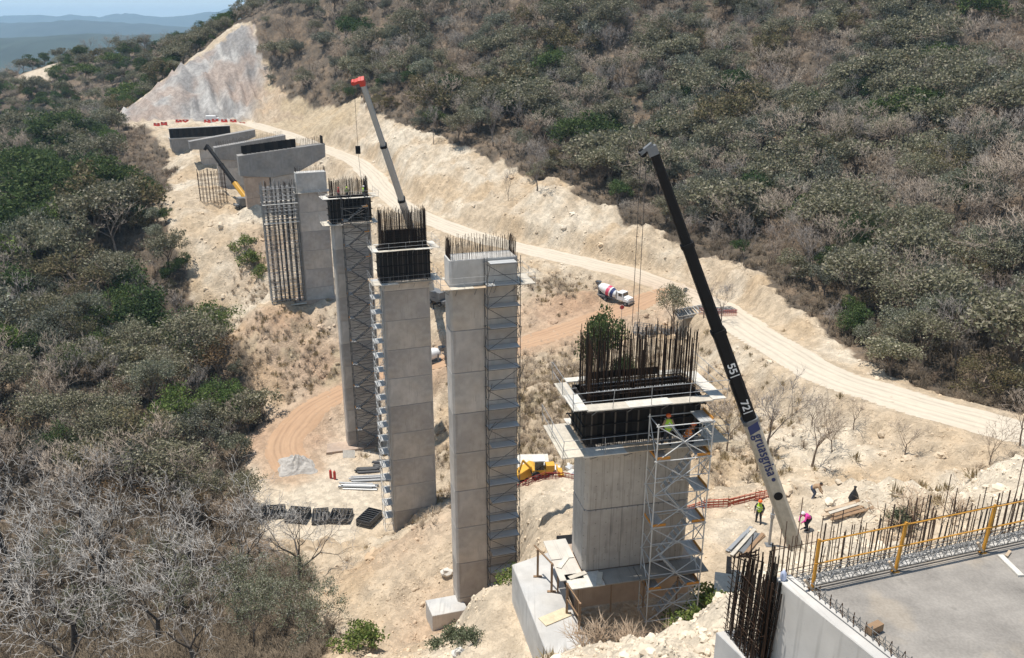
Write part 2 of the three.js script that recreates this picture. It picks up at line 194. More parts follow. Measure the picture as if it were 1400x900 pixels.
// haul roads: graded dirt with wheel tracks
const roadTex = tex(512, (u, v) => {
  const f = tfbm(u, v * 0.25, 8, 5), g = tfbm(u + 0.2, v, 14, 4);
  const track = [0.22, 0.37, 0.63, 0.78].reduce((s, c) => s + Math.exp(-(((u - c) / 0.03) ** 2)), 0), streak = tnoise(u * 46, v * 3, 46) - 0.5;
  const b = 0.86 + (f - 0.5) * 0.18 + (g - 0.5) * 0.14 + streak * 0.07 - track * 0.13; return [b, b * 0.985, b * 0.96];
});
ROADS.forEach((r, ri) => {
  const P = [], U = [], C = [], I = [], M = 10, n = r.pts.length; let s = 0;
  for (let i = 0; i < n; i++) {
    const p = r.pts[i], a = r.pts[Math.max(0, i - 1)], b = r.pts[Math.min(n - 1, i + 1)], t = new THREE.Vector2(b.x - a.x, b.z - a.z).normalize(); if (i) s += p.distanceTo(r.pts[i - 1]);
    for (let j = 0; j <= M; j++) {
      const w = (j / M - 0.5) * 2, k = r.w * w * (0.95 + (fbm(s * 0.16 + (w > 0 ? 40 : 0), ri * 9, 4) - 0.5) * 0.5) * smooth(-4, 10, s) * (ri ? smooth(0, 14, 118 - s) : 1), x = p.x - t.y * k, d = p.z + t.x * k;
      P.push(x, ground(x, d) + (Math.abs(w) > 0.99 ? 0.0 : 0.07), -d); U.push(j / M, s / 12);
      const c = ri ? mix3([0.52, 0.36, 0.235], RED, 0.25 + 0.4 * fbm(x * 0.2, d * 0.2)) : mix3([0.62, 0.55, 0.455], PALE, 0.2 + 0.8 * (fbm(x * 0.15, d * 0.15) - 0.3)), q = ri ? 0 : blob(x, d, 22, 160, 16, 12); C.push(...mix3(c, RED, q * 0.5));
      if (i && j) { const e = i * (M + 1) + j, f = e - M - 1; I.push(f - 1, f, e - 1, f, e, e - 1); }
    }
  }
  const g = new THREE.BufferGeometry(); g.setAttribute('position', new THREE.Float32BufferAttribute(P, 3)); g.setAttribute('uv', new THREE.Float32BufferAttribute(U, 2)); g.setAttribute('color', new THREE.Float32BufferAttribute(C, 3)); g.setIndex(I); g.computeVertexNormals();
  structure(ri ? 'branch_road' : 'haul_road', g, new THREE.MeshStandardMaterial({ vertexColors: true, map: roadTex, roughness: 0.97, bumpMap: roadTex, bumpScale: 0.08 }));
});
// far hills, each a solid ridge rising from the plain
function hillRange(dist, spec, colour, depth, seed) {
  const P = [], I = [], C = [], n = 420, m = 20;
  for (let i = 0; i <= n; i++) for (let j = 0; j <= m; j++) {
    const t = i / n, x = mix(spec.x0, spec.x1, t), v = j / m, prof = Math.sin(v * Math.PI), ridge = spec.h + (fbm(t * spec.f + seed, seed, 6) - 0.5) * spec.a, y = -165 + (ridge + 165) * Math.pow(prof, 0.8) + (fbm(t * 60, v * 9 + seed, 4) - 0.5) * spec.a * 0.35 * prof;
    P.push(x, y, -(dist + (v - 0.5) * depth)); const k = 0.45 + 1.1 * fbm(t * 220, v * 26, 4); C.push(colour[0] * k, colour[1] * k, colour[2] * k);
    if (i && j) { const e = i * (m + 1) + j, f = e - m - 1; I.push(f - 1, e - 1, f, e - 1, e, f); }
  }
  const g = new THREE.BufferGeometry(); g.setAttribute('position', new THREE.Float32BufferAttribute(P, 3)); g.setAttribute('color', new THREE.Float32BufferAttribute(C, 3)); g.setIndex(I); g.computeVertexNormals();
  structure('hills', g, new THREE.MeshStandardMaterial({ vertexColors: true, roughness: 1 }));
}
hillRange(3500, { x0: -5600, x1: 1800, h: -24, a: 60, f: 14 }, [0.035, 0.05, 0.036], 1800, 3.3);
hillRange(7000, { x0: -9800, x1: 3000, h: 44, a: 150, f: 14 }, [0.045, 0.055, 0.042], 2200, 7.1);
hillRange(11000, { x0: -15000, x1: 4500, h: 120, a: 330, f: 22 }, [0.07, 0.08, 0.055], 2200, 11.9);
// ---------------------------------------------------------------- plants
class Shape {                                            // collects tapered limbs and leaf blades
  constructor() { this.p = []; this.i = []; this.c = []; }
  limb(a, b, ra, rb, n = 5, col) {
    const dir = new THREE.Vector3().subVectors(b, a).normalize(), u = new THREE.Vector3(Math.abs(dir.y) > 0.9 ? 1 : 0, Math.abs(dir.y) > 0.9 ? 0 : 1, 0).cross(dir).normalize(), w = new THREE.Vector3().crossVectors(dir, u), o = this.p.length / 3;
    for (let k = 0; k < n; k++) { const t = k / n * Math.PI * 2, c = Math.cos(t), s = Math.sin(t); this.p.push(a.x + (u.x * c + w.x * s) * ra, a.y + (u.y * c + w.y * s) * ra, a.z + (u.z * c + w.z * s) * ra); if (col) this.c.push(...col); }
    if (rb < 0.004) { this.p.push(b.x, b.y, b.z); if (col) this.c.push(...col); for (let k = 0; k < n; k++) this.i.push(o + k, o + (k + 1) % n, o + n); return; }
    for (let k = 0; k < n; k++) { const t = k / n * Math.PI * 2, c = Math.cos(t), s = Math.sin(t); this.p.push(b.x + (u.x * c + w.x * s) * rb, b.y + (u.y * c + w.y * s) * rb, b.z + (u.z * c + w.z * s) * rb); if (col) this.c.push(...col); }
    for (let k = 0; k < n; k++) { const q = (k + 1) % n; this.i.push(o + k, o + q, o + n + k, o + q, o + n + q, o + n + k); }
  }
  leaf(p, dir, side, l, w, col) {                        // a folded blade of two triangles
    const o = this.p.length / 3, up = new THREE.Vector3().crossVectors(dir, side).multiplyScalar(w * 0.35);
    const v = [p, p.clone().addScaledVector(dir, l * 0.5).addScaledVector(side, w).add(up), p.clone().addScaledVector(dir, l), p.clone().addScaledVector(dir, l * 0.5).addScaledVector(side, -w).add(up)];
    for (const q of v) { this.p.push(q.x, q.y, q.z); if (col) this.c.push(...col); }
    this.i.push(o, o + 1, o + 2, o, o + 2, o + 3);
  }
  geo() {
    const g = new THREE.BufferGeometry(); g.setAttribute('position', new THREE.Float32BufferAttribute(this.p, 3)); if (this.c.length) g.setAttribute('color', new THREE.Float32BufferAttribute(this.c, 3)); g.setIndex(this.i); g.computeVertexNormals(); return g;
  }
}
const rdir = (r, up = 0) => { const a = r() * Math.PI * 2, y = r() * 2 - 1 + up, q = Math.sqrt(Math.max(0.02, 1 - Math.min(1, y * y))); return new THREE.Vector3(Math.cos(a) * q, y, Math.sin(a) * q).normalize(); };
// A tree as a skeleton of forking limbs. o: height, kids per fork, spread, first fork height, thickness, what grows on the ends
function growTree(seed, o) {
  const r = rngOf(seed), wood = new Shape(), crown = new Shape(), maxL = o.kids.length, barkC = o.bark, twigC = o.twig;
  const tint = (c) => { const k = 0.75 + r() * 0.5; return [c[0] * k, c[1] * k, c[2] * k]; };
  function leaves(p, dir, n, rad) {
    for (let k = 0; k < n; k++) {
      const q = rdir(r), e = p.clone().addScaledVector(q, rad * Math.cbrt(r())); e.y = p.y + (e.y - p.y) * 0.7; const d = rdir(r, 0.25), s = rdir(r).cross(d).normalize(), l = o.leaf * (0.6 + r() * 0.8);
      crown.leaf(e, d, s, l, l * (o.leafW || 0.3), tint(o.leafC[Math.floor(r() * o.leafC.length)]));
    }
  }
  function grow(p, dir, len, rad, lvl) {
    const tgt = lvl <= o.woodLevel ? wood : crown, last = lvl === maxL, n = lvl === 0 ? 3 : last ? 1 : 2, sides = lvl === 0 ? 7 : lvl === 1 ? 5 : 3;
    rad = Math.max(rad, o.minR || 0.03); let a = p.clone(), d = dir.clone(), ra = rad; const end = last ? (o.tip ?? 0) : rad * 0.62, joints = [];
    for (let k = 0; k < n; k++) {
      d.addScaledVector(rdir(r), lvl === 0 ? 0.12 : o.wiggle).normalize(); if (lvl > 0) d.y += o.lift; d.normalize();
      const b = a.clone().addScaledVector(d, len / n), rb = mix(rad, end, (k + 1) / n);
      tgt.limb(a, b, ra, rb, sides, lvl <= o.woodLevel ? tint(barkC) : tint(twigC)); joints.push(b.clone()); a = b; ra = rb;
    }
    if (last) { if (o.leafN) leaves(a, d, o.leafN, o.leafR); return; }
    if (o.inner && o.leafN && lvl === maxL - 1) leaves(a, d, o.inner, o.leafR * 1.1);
    const kids = o.kids[lvl], a0 = r() * 6.28;
    for (let k = 0; k < kids; k++) {
      const ang = (o.fork[lvl] ?? 0.6) * (0.6 + r() * 0.7), az = a0 + (k + r() * 0.6) / kids * Math.PI * 2, u = new THREE.Vector3(Math.abs(d.y) > 0.9 ? 1 : 0, Math.abs(d.y) > 0.9 ? 0 : 1, 0).cross(d).normalize(), w = new THREE.Vector3().crossVectors(d, u);
      const nd = d.clone().multiplyScalar(Math.cos(ang)).addScaledVector(u, Math.sin(ang) * Math.cos(az)).addScaledVector(w, Math.sin(ang) * Math.sin(az)).normalize();
      const start = k && joints.length > 1 && r() < 0.45 ? joints[joints.length - 2] : a;
      grow(start, nd, len * (o.shrink[lvl] ?? 0.68) * (0.75 + r() * 0.5), ra * 0.72, lvl + 1);
    }
  }
  for (let s = 0; s < (o.stems || 1); s++) { const d0 = o.stems ? rdir(r, 1.2) : new THREE.Vector3((r() - 0.5) * 0.2, 1, (r() - 0.5) * 0.2).normalize(); d0.y = Math.max(d0.y, 0.5); grow(new THREE.Vector3(0, -0.3, 0), d0.normalize(), o.trunk * (0.8 + r() * 0.4), o.girth, 0); }
  if (o.bush) for (let k = 0; k < o.bush; k++) { const q = rdir(r); leaves(new THREE.Vector3(q.x * o.bushR, Math.abs(q.y) * o.bushR * 1.1 + 0.2, q.z * o.bushR), q, 1, 0.3); }
  return { wood: wood.geo(), crown: crown.geo() };
}
const GREYBARK = [0.22, 0.185, 0.155], PALETWIG = [0.335, 0.298, 0.258], BROWNTWIG = [0.27, 0.215, 0.165];
const bare = (s, k = 1) => growTree(s, { trunk: 3.2 * k, girth: 0.17, minR: 0.027, kids: [4, 3, 3, 3, 4], fork: [0.55, 0.5, 0.52, 0.6, 0.75], shrink: [0.8, 0.74, 0.7, 0.66, 0.7], wiggle: 0.22, lift: 0.08, woodLevel: 2, bark: GREYBARK, twig: PALETWIG });
const brownBare = (s, k = 1) => growTree(s, { trunk: 1.9 * k, girth: 0.12, minR: 0.026, kids: [5, 3, 3, 3, 3], fork: [0.7, 0.55, 0.6, 0.7, 0.9], shrink: [1.0, 0.7, 0.68, 0.66, 0.7], wiggle: 0.25, lift: 0.03, woodLevel: 1, bark: GREYBARK, twig: BROWNTWIG });
const leafy = (s, C, o = {}) => growTree(s, { trunk: 2.0, girth: 0.16, kids: [5, 3, 3], fork: [0.6, 0.72, 0.8], shrink: [0.84, 0.66, 0.6], wiggle: 0.2, lift: 0.08, woodLevel: 2, inner: 26, bark: GREYBARK, twig: GREYBARK, leafN: 50, leafR: 0.7, leaf: 0.27, leafC: C, ...o });
const SAGE = [[0.215, 0.22, 0.15], [0.275, 0.28, 0.205], [0.155, 0.165, 0.10], [0.355, 0.35, 0.28]];
const GREEN = [[0.075, 0.12, 0.04], [0.105, 0.155, 0.055], [0.05, 0.085, 0.03], [0.14, 0.185, 0.075]];
const LIME = [[0.125, 0.185, 0.055], [0.165, 0.225, 0.075], [0.095, 0.15, 0.045]];
const OLIVE = [[0.165, 0.155, 0.085], [0.21, 0.19, 0.11], [0.125, 0.125, 0.065], [0.25, 0.215, 0.14]];
const RUST = [[0.19, 0.13, 0.07], [0.23, 0.165, 0.095], [0.15, 0.115, 0.07]];
const leafMat = new THREE.MeshPhysicalMaterial({ vertexColors: true, roughness: 0.85, transmission: 0.3, thickness: 0, specularIntensity: 0.12, side: THREE.DoubleSide });
const woodMat = new THREE.MeshPhysicalMaterial({ vertexColors: true, roughness: 0.95, specularIntensity: 0.2 });
const tinted = (m, c) => { const q = m.clone(); q.color.setRGB(c[0], c[1], c[2]); return q; };
// kinds: natural height in metres is measured from the built shape
const KINDS = {
  bare: { name: 'bare_tree', cat: 'tree', make: [11, 12, 13, 14, 15].map((s) => bare(s)), leaf: false },
  brown: { name: 'leafless_tree', cat: 'tree', make: [21, 22, 23, 24].map((s) => brownBare(s)), leaf: false },
  sage: { name: 'grey_leaved_tree', cat: 'tree', make: [31, 32, 33, 34].map((s) => leafy(s, SAGE)), leaf: true },
  green: { name: 'green_tree', cat: 'tree', make: [41, 42, 43].map((s) => leafy(s, GREEN, { leafN: 54 })), leaf: true },
  lime: { name: 'bright_green_tree', cat: 'tree', make: [51, 52].map((s) => leafy(s, LIME, { fork: [0.95, 0.8, 0.7], leafN: 48 })), leaf: true },
  olive: { name: 'olive_tree', cat: 'tree', make: [61, 62, 63].map((s) => leafy(s, OLIVE, { fork: [1.0, 0.7, 0.6], lift: 0.0 })), leaf: true },
  rust: { name: 'rusty_leaved_tree', cat: 'tree', make: [71, 72].map((s) => leafy(s, RUST, { leafN: 22, leaf: 0.2, inner: 8 })), leaf: true },
};
const FINE = { leaf: 0.18, leafN: 66, inner: 30 };
KINDS.sage.fine = [35, 36].map((s) => leafy(s, SAGE, FINE)); KINDS.green.fine = [44, 45].map((s) => leafy(s, GREEN, FINE)); KINDS.lime.fine = [53].map((s) => leafy(s, LIME, { ...FINE, leafN: 58, fork: [0.8, 0.8, 0.7] })); KINDS.olive.fine = [64].map((s) => leafy(s, OLIVE, { ...FINE, fork: [1.0, 0.7, 0.6], lift: 0.0 }));
for (const k of Object.values(KINDS)) for (const m of [...k.make, ...(k.fine || [])]) { m.crown.computeBoundingBox(); m.h = m.crown.boundingBox.max.y; m.both = mergeGeometries([m.wood, m.crown]); m.r = Math.max(m.crown.boundingBox.max.x, m.crown.boundingBox.max.z); }
function project(x, y, d) { const c = Math.cos(19.622 * R2D), s = Math.sin(19.622 * R2D), zc = d * c - y * s, yc = y * c + d * s; return [700 + 1150 * x / zc, 450 - 1150 * yc / zc, zc]; }
const TINTS = [[1, 1, 1], [0.82, 0.82, 0.86], [1.12, 1.05, 0.98], [0.95, 0.88, 0.82]];
const kindMats = {}; for (const k in KINDS) kindMats[k] = TINTS.map((t) => [tinted(woodMat, t), tinted(KINDS[k].leaf ? leafMat : woodMat, t)]);
const KEEP = [];                                          // places kept clear: [east, north, radius]
const SAYS = { bare: 'leafless pale grey tree', brown: 'leafless brown twiggy tree', sage: 'tree with dull grey-green leaves', green: 'leafy dark green tree', lime: 'bright yellow-green leafy tree', olive: 'olive brown flat-topped tree', rust: 'tree with sparse rust-coloured leaves' };
function placed(kind, t) {                                // which stand of trees, told by what it grows beside
  const size = t.h > 8.2 ? 'tall ' : t.h < 5.6 ? 'low ' : '', near = t.w === 1 ? (roadAt(t.x, t.d)[0] < 22 ? 'on the brink of the haul road cutting' : t.y > -14 ? 'near the crest of the hill above the haul road' : t.x > 62 ? 'on the hillside flank beyond the black boom' : 'halfway up the hill above the haul road') : (t.d < 100 ? 'in the hollow below the laydown yard' : t.d > 300 ? 'on the slope facing the pale rock cutting' : t.d > 190 ? 'in the wood beside the capped piers' : t.x > -70 ? 'at the wood edge beside the brown rocky bank' : 'in the wood beside the tall piers');
  return size + SAYS[kind].replace('tree with', 'tree with') + ' ' + near;
}
function plant(kind, x, d, h, label, group, o = {}) {
  const K = KINDS[kind], r = rngOf(Math.round(x * 131 + d * 977)), set = K.fine && d < 260 ? K.fine : K.make, m = set[Math.floor(r() * set.length)], s = h / m.h, t = thing(o.name || K.name, label, K.cat, [x, ground(x, d) - 0.1, -d], r() * 6.28, group), mt = kindMats[kind][o.tint ?? Math.floor(r() * TINTS.length)];
  t.scale.set(s * (o.wide || 1), s, s * (o.wide || 1)); part(t, 'trunk', m.wood, mt[0]); part(t, 'crown', m.crown, mt[1]); KEEP.push([x, d, (o.clear ?? 0.75) * m.r * s]); return t;
}
// trees that stand out
plant('green', -117, 240, 16, 'large round dark green tree rising beside the cantilevered pier caps', null, { wide: 1.0, name: 'broad_green_tree', tint: 0, clear: 0.8 });
plant('green', -134, 246, 15, 'dark green tree crowding against the largest round green tree', null, { tint: 0 });
plant('green', -136, 232, 15, 'deep green spreading tree uphill of the pale domed bare tree', null, { tint: 3 });
plant('green', -120, 216, 13, 'bushy green tree just behind the pale domed bare tree', null, { tint: 0 });
for (const [x, d, h, k, l] of [[-108, 150, 11, 'lime', 'lime tree in the lower wood beside a dark clump'], [-112, 138, 10, 'green', 'dark green tree low in the wood beside the lime tree'], [-128, 190, 13, 'green', 'spreading green tree behind the olive umbrella tree'], [-150, 226, 15, 'green', 'big green tree farther into the wood than the domed tree'], [-112, 200, 12, 'lime', 'fresh green tree between the domed tree and the green clump'], [-78, 150, 10, 'green', 'green tree set back from the rocky bank'], [-58, 130, 10, 'lime', 'light green tree overhanging the lower road'], [-75, 120, 10, 'sage', 'pale grey-green tree above the rusty trees'], [-66, 113, 9, 'sage', 'dusty pale tree just above the rusty trees']]) plant(k, x, d, h, l, null, { tint: 2 });
plant('green', -103, 226, 8, 'green tree at the brink of the excavated bench', null, { tint: 2 });
plant('green', -140, 205, 14, 'green tree in a dense green clump above the olive umbrella tree', null, { tint: 1 });
plant('lime', -73, 161, 9.5, 'vivid green tree at the edge of the cleared bench', null, { tint: 2 });
plant('green', -60, 148, 9, 'fresh green tree overhanging the brown rocky cut bank', null, { tint: 2 });
plant('lime', -52, 138, 8.5, 'yellow-green tree perched over the red cut bank', null, { tint: 0 });
plant('lime', -94, 145, 11, 'lime green tree alone among grey bare trees', null, { tint: 2 });
plant('bare', -92, 190, 15, 'pale domed bare tree with dense fine twigs', null, { wide: 1.35, name: 'domed_bare_tree', tint: 2, clear: 0.9 });
plant('olive', -92, 176, 12, 'olive brown umbrella-shaped tree below the pale domed tree', null, { wide: 1.2, tint: 3 });
plant('bare', 55, 177, 14, 'pale cream leafless tree with spreading crown among dark trees', null, { wide: 1.3, tint: 2, clear: 0.8 });
plant('green', 142, 276, 15, 'round vivid green tree on the high hillside', null, { tint: 2, clear: 0.9 });
plant('green', -70, 370, 12, 'deep green tree high above the pale rock cutting', null, { tint: 0 });
plant('green', -60, 362, 11, 'deep green tree paired with another above the rock cutting', null, { tint: 1 });
plant('green', -8, 348, 13, 'dark green tree on the crest of the wooded hill', null, { tint: 0 });
plant('green', 14, 124, 14, 'narrow dark green tree behind the rebar of the stair-tower pier', null, { wide: 0.7, tint: 3 });
plant('green', 18, 122, 6, 'small dark green tree behind the rebar of the stair-tower pier', null, { tint: 0 });
plant('sage', 29.4, 144.4, 10, 'slender sparse-leaved tree beside the mesh crates at the road fork', null, { wide: 0.75, tint: 2 });
plant('bare', 33.5, 139, 8, 'crooked leafless tree beside the grey mesh panels', null, { tint: 3 });
plant('bare', 35.8, 136, 7.5, 'leafless forked tree at the end of the grey mesh panels', null, { tint: 1 });
plant('bare', 31, 92, 11, 'dark branched bare tree in the gully behind the crane boom', null, { tint: 1 });
plant('bare', 34.5, 86, 9, 'small bare tree on the gully slope beyond the black sack', null, { tint: 3 });
plant('bare', 27.5, 96, 10.5, 'bare tree lower in the gully behind the stair tower', null, { tint: 3 });
plant('bare', 24, 106, 9, 'bare tree on the bank beneath the mesh panels', null, { tint: 3 });
for (const [x, d, h] of [[-5.5, 250, 17], [1.8, 256, 16], [6.5, 214, 15], [-1, 216, 12], [24, 300, 16], [32, 296, 15], [-24, 262, 13], [45, 158, 11]]) plant('bare', x, d, h, 'tall bare tree with a long straight trunk above the haul road cut', 'tall bare trees above the cut', { wide: 0.6, name: 'tall_bare_tree', tint: 1 });
for (const [x, d, h] of [[50.5, 79, 6.5], [54, 80, 7], [57, 78.5, 6.4]]) plant('bare', x, d, h, 'thin leafless multi-stemmed tree beside the haul road', 'thin trees beside the haul road', { name: 'thin_tree', wide: 1.0, tint: 3 });
for (const [x, d, h] of [[21, 110, 6], [26, 101, 6.5], [33, 104, 6], [38, 96, 5.5], [37.5, 88, 5], [29, 88, 6], [23, 96, 6], [41, 91, 4.5], [2, 124, 6], [7, 116, 5], [-2, 116, 5.5], [10, 128, 5], [44, 84, 4.5], [26, 116, 5.5]]) plant('bare', x, d, h, 'thin leafless sapling on the scrubby gully bank', 'leafless saplings in the gully', { name: 'leafless_sapling', wide: 1.1, tint: 3 });
for (const [x, d, h] of [[-262, 548, 13], [-248, 545, 12], [-236, 540, 14], [-222, 538, 12], [-205, 530, 13], [-190, 528, 12], [-176, 520, 13], [-160, 508, 14], [-148, 500, 13]]) plant('bare', x, d, h, 'bare tree standing on the skyline ridge beyond the pale rock cutting', 'skyline trees beyond the rock cutting', { name: 'skyline_tree', tint: 1 });
// near trees: more and finer twigs
const nearBare = [81, 82, 83].map((s) => growTree(s, { trunk: 3.4, girth: 0.3, minR: 0.022, kids: [4, 3, 3, 3, 2, 2], fork: [0.7, 0.6, 0.6, 0.65, 0.75, 0.8], shrink: [0.85, 0.75, 0.72, 0.7, 0.7, 0.75], wiggle: 0.28, lift: 0.04, woodLevel: 3, bark: [0.11, 0.095, 0.082], twig: [0.43, 0.405, 0.375] }));
const nearSage = [91, 92].map((s) => leafy(s, [...SAGE, [0.10, 0.12, 0.06]], { trunk: 2.6, kids: [4, 3, 3, 2], fork: [0.7, 0.6, 0.7, 0.7], shrink: [0.85, 0.75, 0.7, 0.7], leafN: 46, leafR: 0.75, leaf: 0.2 }));
for (const m of [...nearBare, ...nearSage]) { m.crown.computeBoundingBox(); m.h = m.crown.boundingBox.max.y; m.r = m.crown.boundingBox.max.x; }
function plantNear(set, i, x, d, h, label, group, leaf, name) { const m = set[i % set.length], s = h / m.h, r = rngOf(i * 7 + 3), t = thing(name, label, 'tree', [x, ground(x, d) - 0.15, -d], r() * 6.28, group); t.scale.setScalar(s); part(t, 'trunk', m.wood, woodMat); part(t, 'crown', m.crown, leaf ? leafMat : woodMat); KEEP.push([x, d, m.r * s * 0.35]); }
[[-57, 80, 17], [-47, 76, 18], [-39, 82, 17], [-31, 80, 15.5], [-52, 91, 15], [-42, 93, 14], [-43, 67, 16], [-54, 69, 16], [-63, 89, 15], [-25.5, 85, 13], [-35, 68, 14], [-48, 60, 14], [-38, 58, 12], [-28, 60, 11], [-49, 85, 16], [-57, 97, 13]].forEach(([x, d, h], i) => plantNear(nearBare, i, x, d, h, 'ash-grey leafless tree with tangled twigs below the laydown yard', 'ash-grey bare trees below the yard', false, 'ash_grey_tree'));
[[-29, 73, 9.5], [-22.5, 72, 8], [-36, 75, 8.5], [-19.5, 66, 7.5], [-25, 66, 8.5], [-44, 74, 7.5], [-54, 85, 8], [-44, 88, 7.5], [-60, 66, 8]].forEach(([x, d, h], i) => plantNear(nearSage, i, x, d, h, 'dusty dark-leaved tree under the ash-grey bare trees', 'dusty leafy trees below the yard', true, 'dusty_leafed_tree'));
for (const [x, d, h] of [[-45, 102, 7], [-50, 104, 7.5], [-41, 104, 6], [-56, 103, 7]]) plant('rust', x, d, h, 'tree with sparse rust-coloured leaves beside the laydown yard', 'rusty trees beside the yard');
// the woods: the largest in view as trees of their own, the rest as one mass for each sort
{
  const r = rngOf(5), all = [];
  for (let d = 62; d < 640; d += mix(4.5, 9, smooth(230, 620, d))) {
    const sp = mix(4.6, 7.5, smooth(250, 620, d));
    for (let x = -520; x < 260; x += sp) {
      const px = x + (r() - 0.5) * sp * 1.3, pd = d + (r() - 0.5) * sp * 1.2, q = r(), hq = r(), tq = r(), kq = r();
      const w = woodAt(px, pd); if (!w) continue;
      const y = ground(px, pd), [u, v, zc] = project(px, y + 4, pd); if (zc < 5 || u < -170 || u > 1570 || v < -130 || v > 1100) continue;
      if (w === 1 && roadAt(px, pd)[0] < 6.5) continue;
      if (KEEP.some(([kx, kd, kr]) => (kx - px) ** 2 + (kd - pd) ** 2 < kr * kr)) continue;
      const zone = fbm(px * 0.025 + 7, pd * 0.025, 3), damp = fbm(px * 0.05 + 70, pd * 0.05 + 9, 3) + (w === 1 ? 0.2 * blob(px, pd, 55, 235, 50, 55) + 0.1 * blob(px, pd, 52, 165, 22, 20) + 0.1 * blob(px, pd, 62, 106, 16, 12) - 0.08 * blob(px, pd, -15, 270, 35, 45) - 0.07 * blob(px, pd, 95, 145, 30, 30) : pd > 115 ? 0.06 : 0);
      let kind;
      if (w === 1) kind = damp > 0.54 ? (q < 0.5 ? 'sage' : q < 0.57 ? 'olive' : q < 0.64 ? 'green' : q < 0.9 ? 'bare' : 'brown') : damp > 0.45 ? (q < 0.27 ? 'sage' : q < 0.32 ? 'olive' : q < 0.35 ? 'green' : q < 0.74 ? 'bare' : 'brown') : (q < 0.11 ? 'sage' : q < 0.55 ? 'bare' : q < 0.59 ? 'olive' : 'brown');
      else { const g = damp + (pd > 195 && pd < 275 && px < -96 ? 0.21 : 0) - (pd < 110 ? 0.04 : 0); kind = g > 0.68 ? (q < 0.5 ? 'green' : q < 0.62 ? 'lime' : q < 0.84 ? 'sage' : 'olive') : g > 0.52 ? (q < 0.16 ? 'green' : q < 0.22 ? 'lime' : q < 0.6 ? 'sage' : q < 0.7 ? 'olive' : 'bare') : (q < 0.4 ? 'bare' : q < 0.5 ? 'brown' : q < 0.82 ? 'sage' : q < 0.9 ? 'green' : q < 0.96 ? 'olive' : 'rust'); }
      if (pd < 96 && (kind === 'rust' || kind === 'lime' || kind === 'olive')) kind = 'bare';
      if (r() < 0.1) continue;
      if (w === 2 && pd < 100) continue;
      const brink = w === 2 && pd > 225 && pd < 330 && px > -118 - (pd - 225) * 0.28; if (brink) kind = 'brown';
      let h = (mix(4.8, 9.6, hq) + (tq > 0.86 ? 3.5 : 0)) * (kind === 'green' ? 1.05 : kind === 'brown' ? 0.72 : 1) * (w === 1 ? (kind === 'bare' ? 1.3 : 1.2) * (woodAt(px - 6, pd - 7) ? 1 : 0.62) : (pd < 240 ? 1.42 : pd < 400 ? 1.2 : 0.9) * (woodAt(px + 8, pd - 1) ? 1 : 0.52));
      if (brink) h = 2.2 + hq * 1.6;
      all.push({ kind, x: px, y, d: pd, h, w, size: h / zc, tq, kq, v, u });
    }
  }
  const cap = { bare: 130, brown: 70, sage: 72, green: 44, lime: 20, olive: 28, rust: 16 }, mass = {};
  for (const kind in KINDS) {
    const list = all.filter((t) => t.kind === kind).sort((a, b) => b.size - a.size);
    const inView = list.filter((t) => t.u > -20 && t.u < 1420 && t.v > -20 && t.v < 880).slice(0, cap[kind]), own = new Set(inView);
    for (const t of inView) { const K = KINDS[kind], set = K.fine && t.h / t.size < 185 ? K.fine : K.make, m = set[Math.floor(t.kq * set.length)], s = t.h / m.h, g = thing(K.name, placed(kind, t), 'tree', [t.x, t.y - 0.15, -t.d], t.tq * 6.28, kind + ' trees, ' + placed(kind, t).split(' tree ').pop()), mt = kindMats[kind][Math.floor(t.tq * 4)]; g.scale.set(s * (0.82 + t.tq * 0.4), s, s * (0.82 + t.tq * 0.4)); part(g, 'trunk', m.wood, mt[0]); part(g, 'crown', m.crown, mt[1]); }
    list.forEach((t) => { if (!own.has(t)) { const key = kind + ':' + Math.floor(t.kq * KINDS[kind].make.length); (mass[key] ??= []).push(t); } });
  }
  const M = new THREE.Matrix4(), Q = new THREE.Quaternion(), up = new THREE.Vector3(0, 1, 0), c = new THREE.Color();
  for (const key in mass) {
    const [kind, i] = key.split(':'), m = KINDS[kind].make[+i], list = mass[key], im = new THREE.InstancedMesh(m.both, KINDS[kind].leaf ? leafMat : woodMat, list.length);
    list.forEach((t, k) => { const s = t.h / m.h, wd = s * (0.82 + t.tq * 0.4); M.compose(new THREE.Vector3(t.x, t.y - 0.15, -t.d), Q.setFromAxisAngle(up, t.tq * 6.28), new THREE.Vector3(wd, s, wd)); im.setMatrixAt(k, M); const q = TINTS[Math.floor(t.tq * 4)], b = 0.85 + t.kq * 0.3; im.setColorAt(k, c.setRGB(q[0] * b, q[1] * b, q[2] * b)); });
    im.name = numbered('distant_woodland'); im.castShadow = im.receiveShadow = true; im.userData = { kind: 'stuff', label: 'distant mass of ' + SAYS[kind].replace('tree', 'trees') + ' on the hillsides', category: 'woodland', group: 'distant woodland' }; scene.add(im);
  }

}
// undergrowth, dry brush and stones
function scatter(name, label, category, geos, material, n, seed, place, tintOf) {
  const r = rngOf(seed), lists = geos.map(() => []);
  for (let k = 0; k < n; k++) { const p = place(r); if (p) lists[Math.floor(r() * geos.length)].push(p); }
  const M = new THREE.Matrix4(), Q = new THREE.Quaternion(), E = new THREE.Euler(), c = new THREE.Color();
  geos.forEach((g, i) => {
    const L = lists[i]; if (!L.length) return; const im = new THREE.InstancedMesh(g, material, L.length);
    L.forEach((p, k) => { M.compose(new THREE.Vector3(p.x, p.y, -p.d), Q.setFromEuler(E.set(p.tilt || 0, p.a, p.tilt || 0)), new THREE.Vector3(p.s, p.s * (p.flat || 1), p.s)); im.setMatrixAt(k, M); const t = tintOf(p); im.setColorAt(k, c.setRGB(t[0], t[1], t[2])); });
    im.name = numbered(name); im.castShadow = im.receiveShadow = true; im.userData = { kind: 'stuff', label, category }; scene.add(im);
  });
}
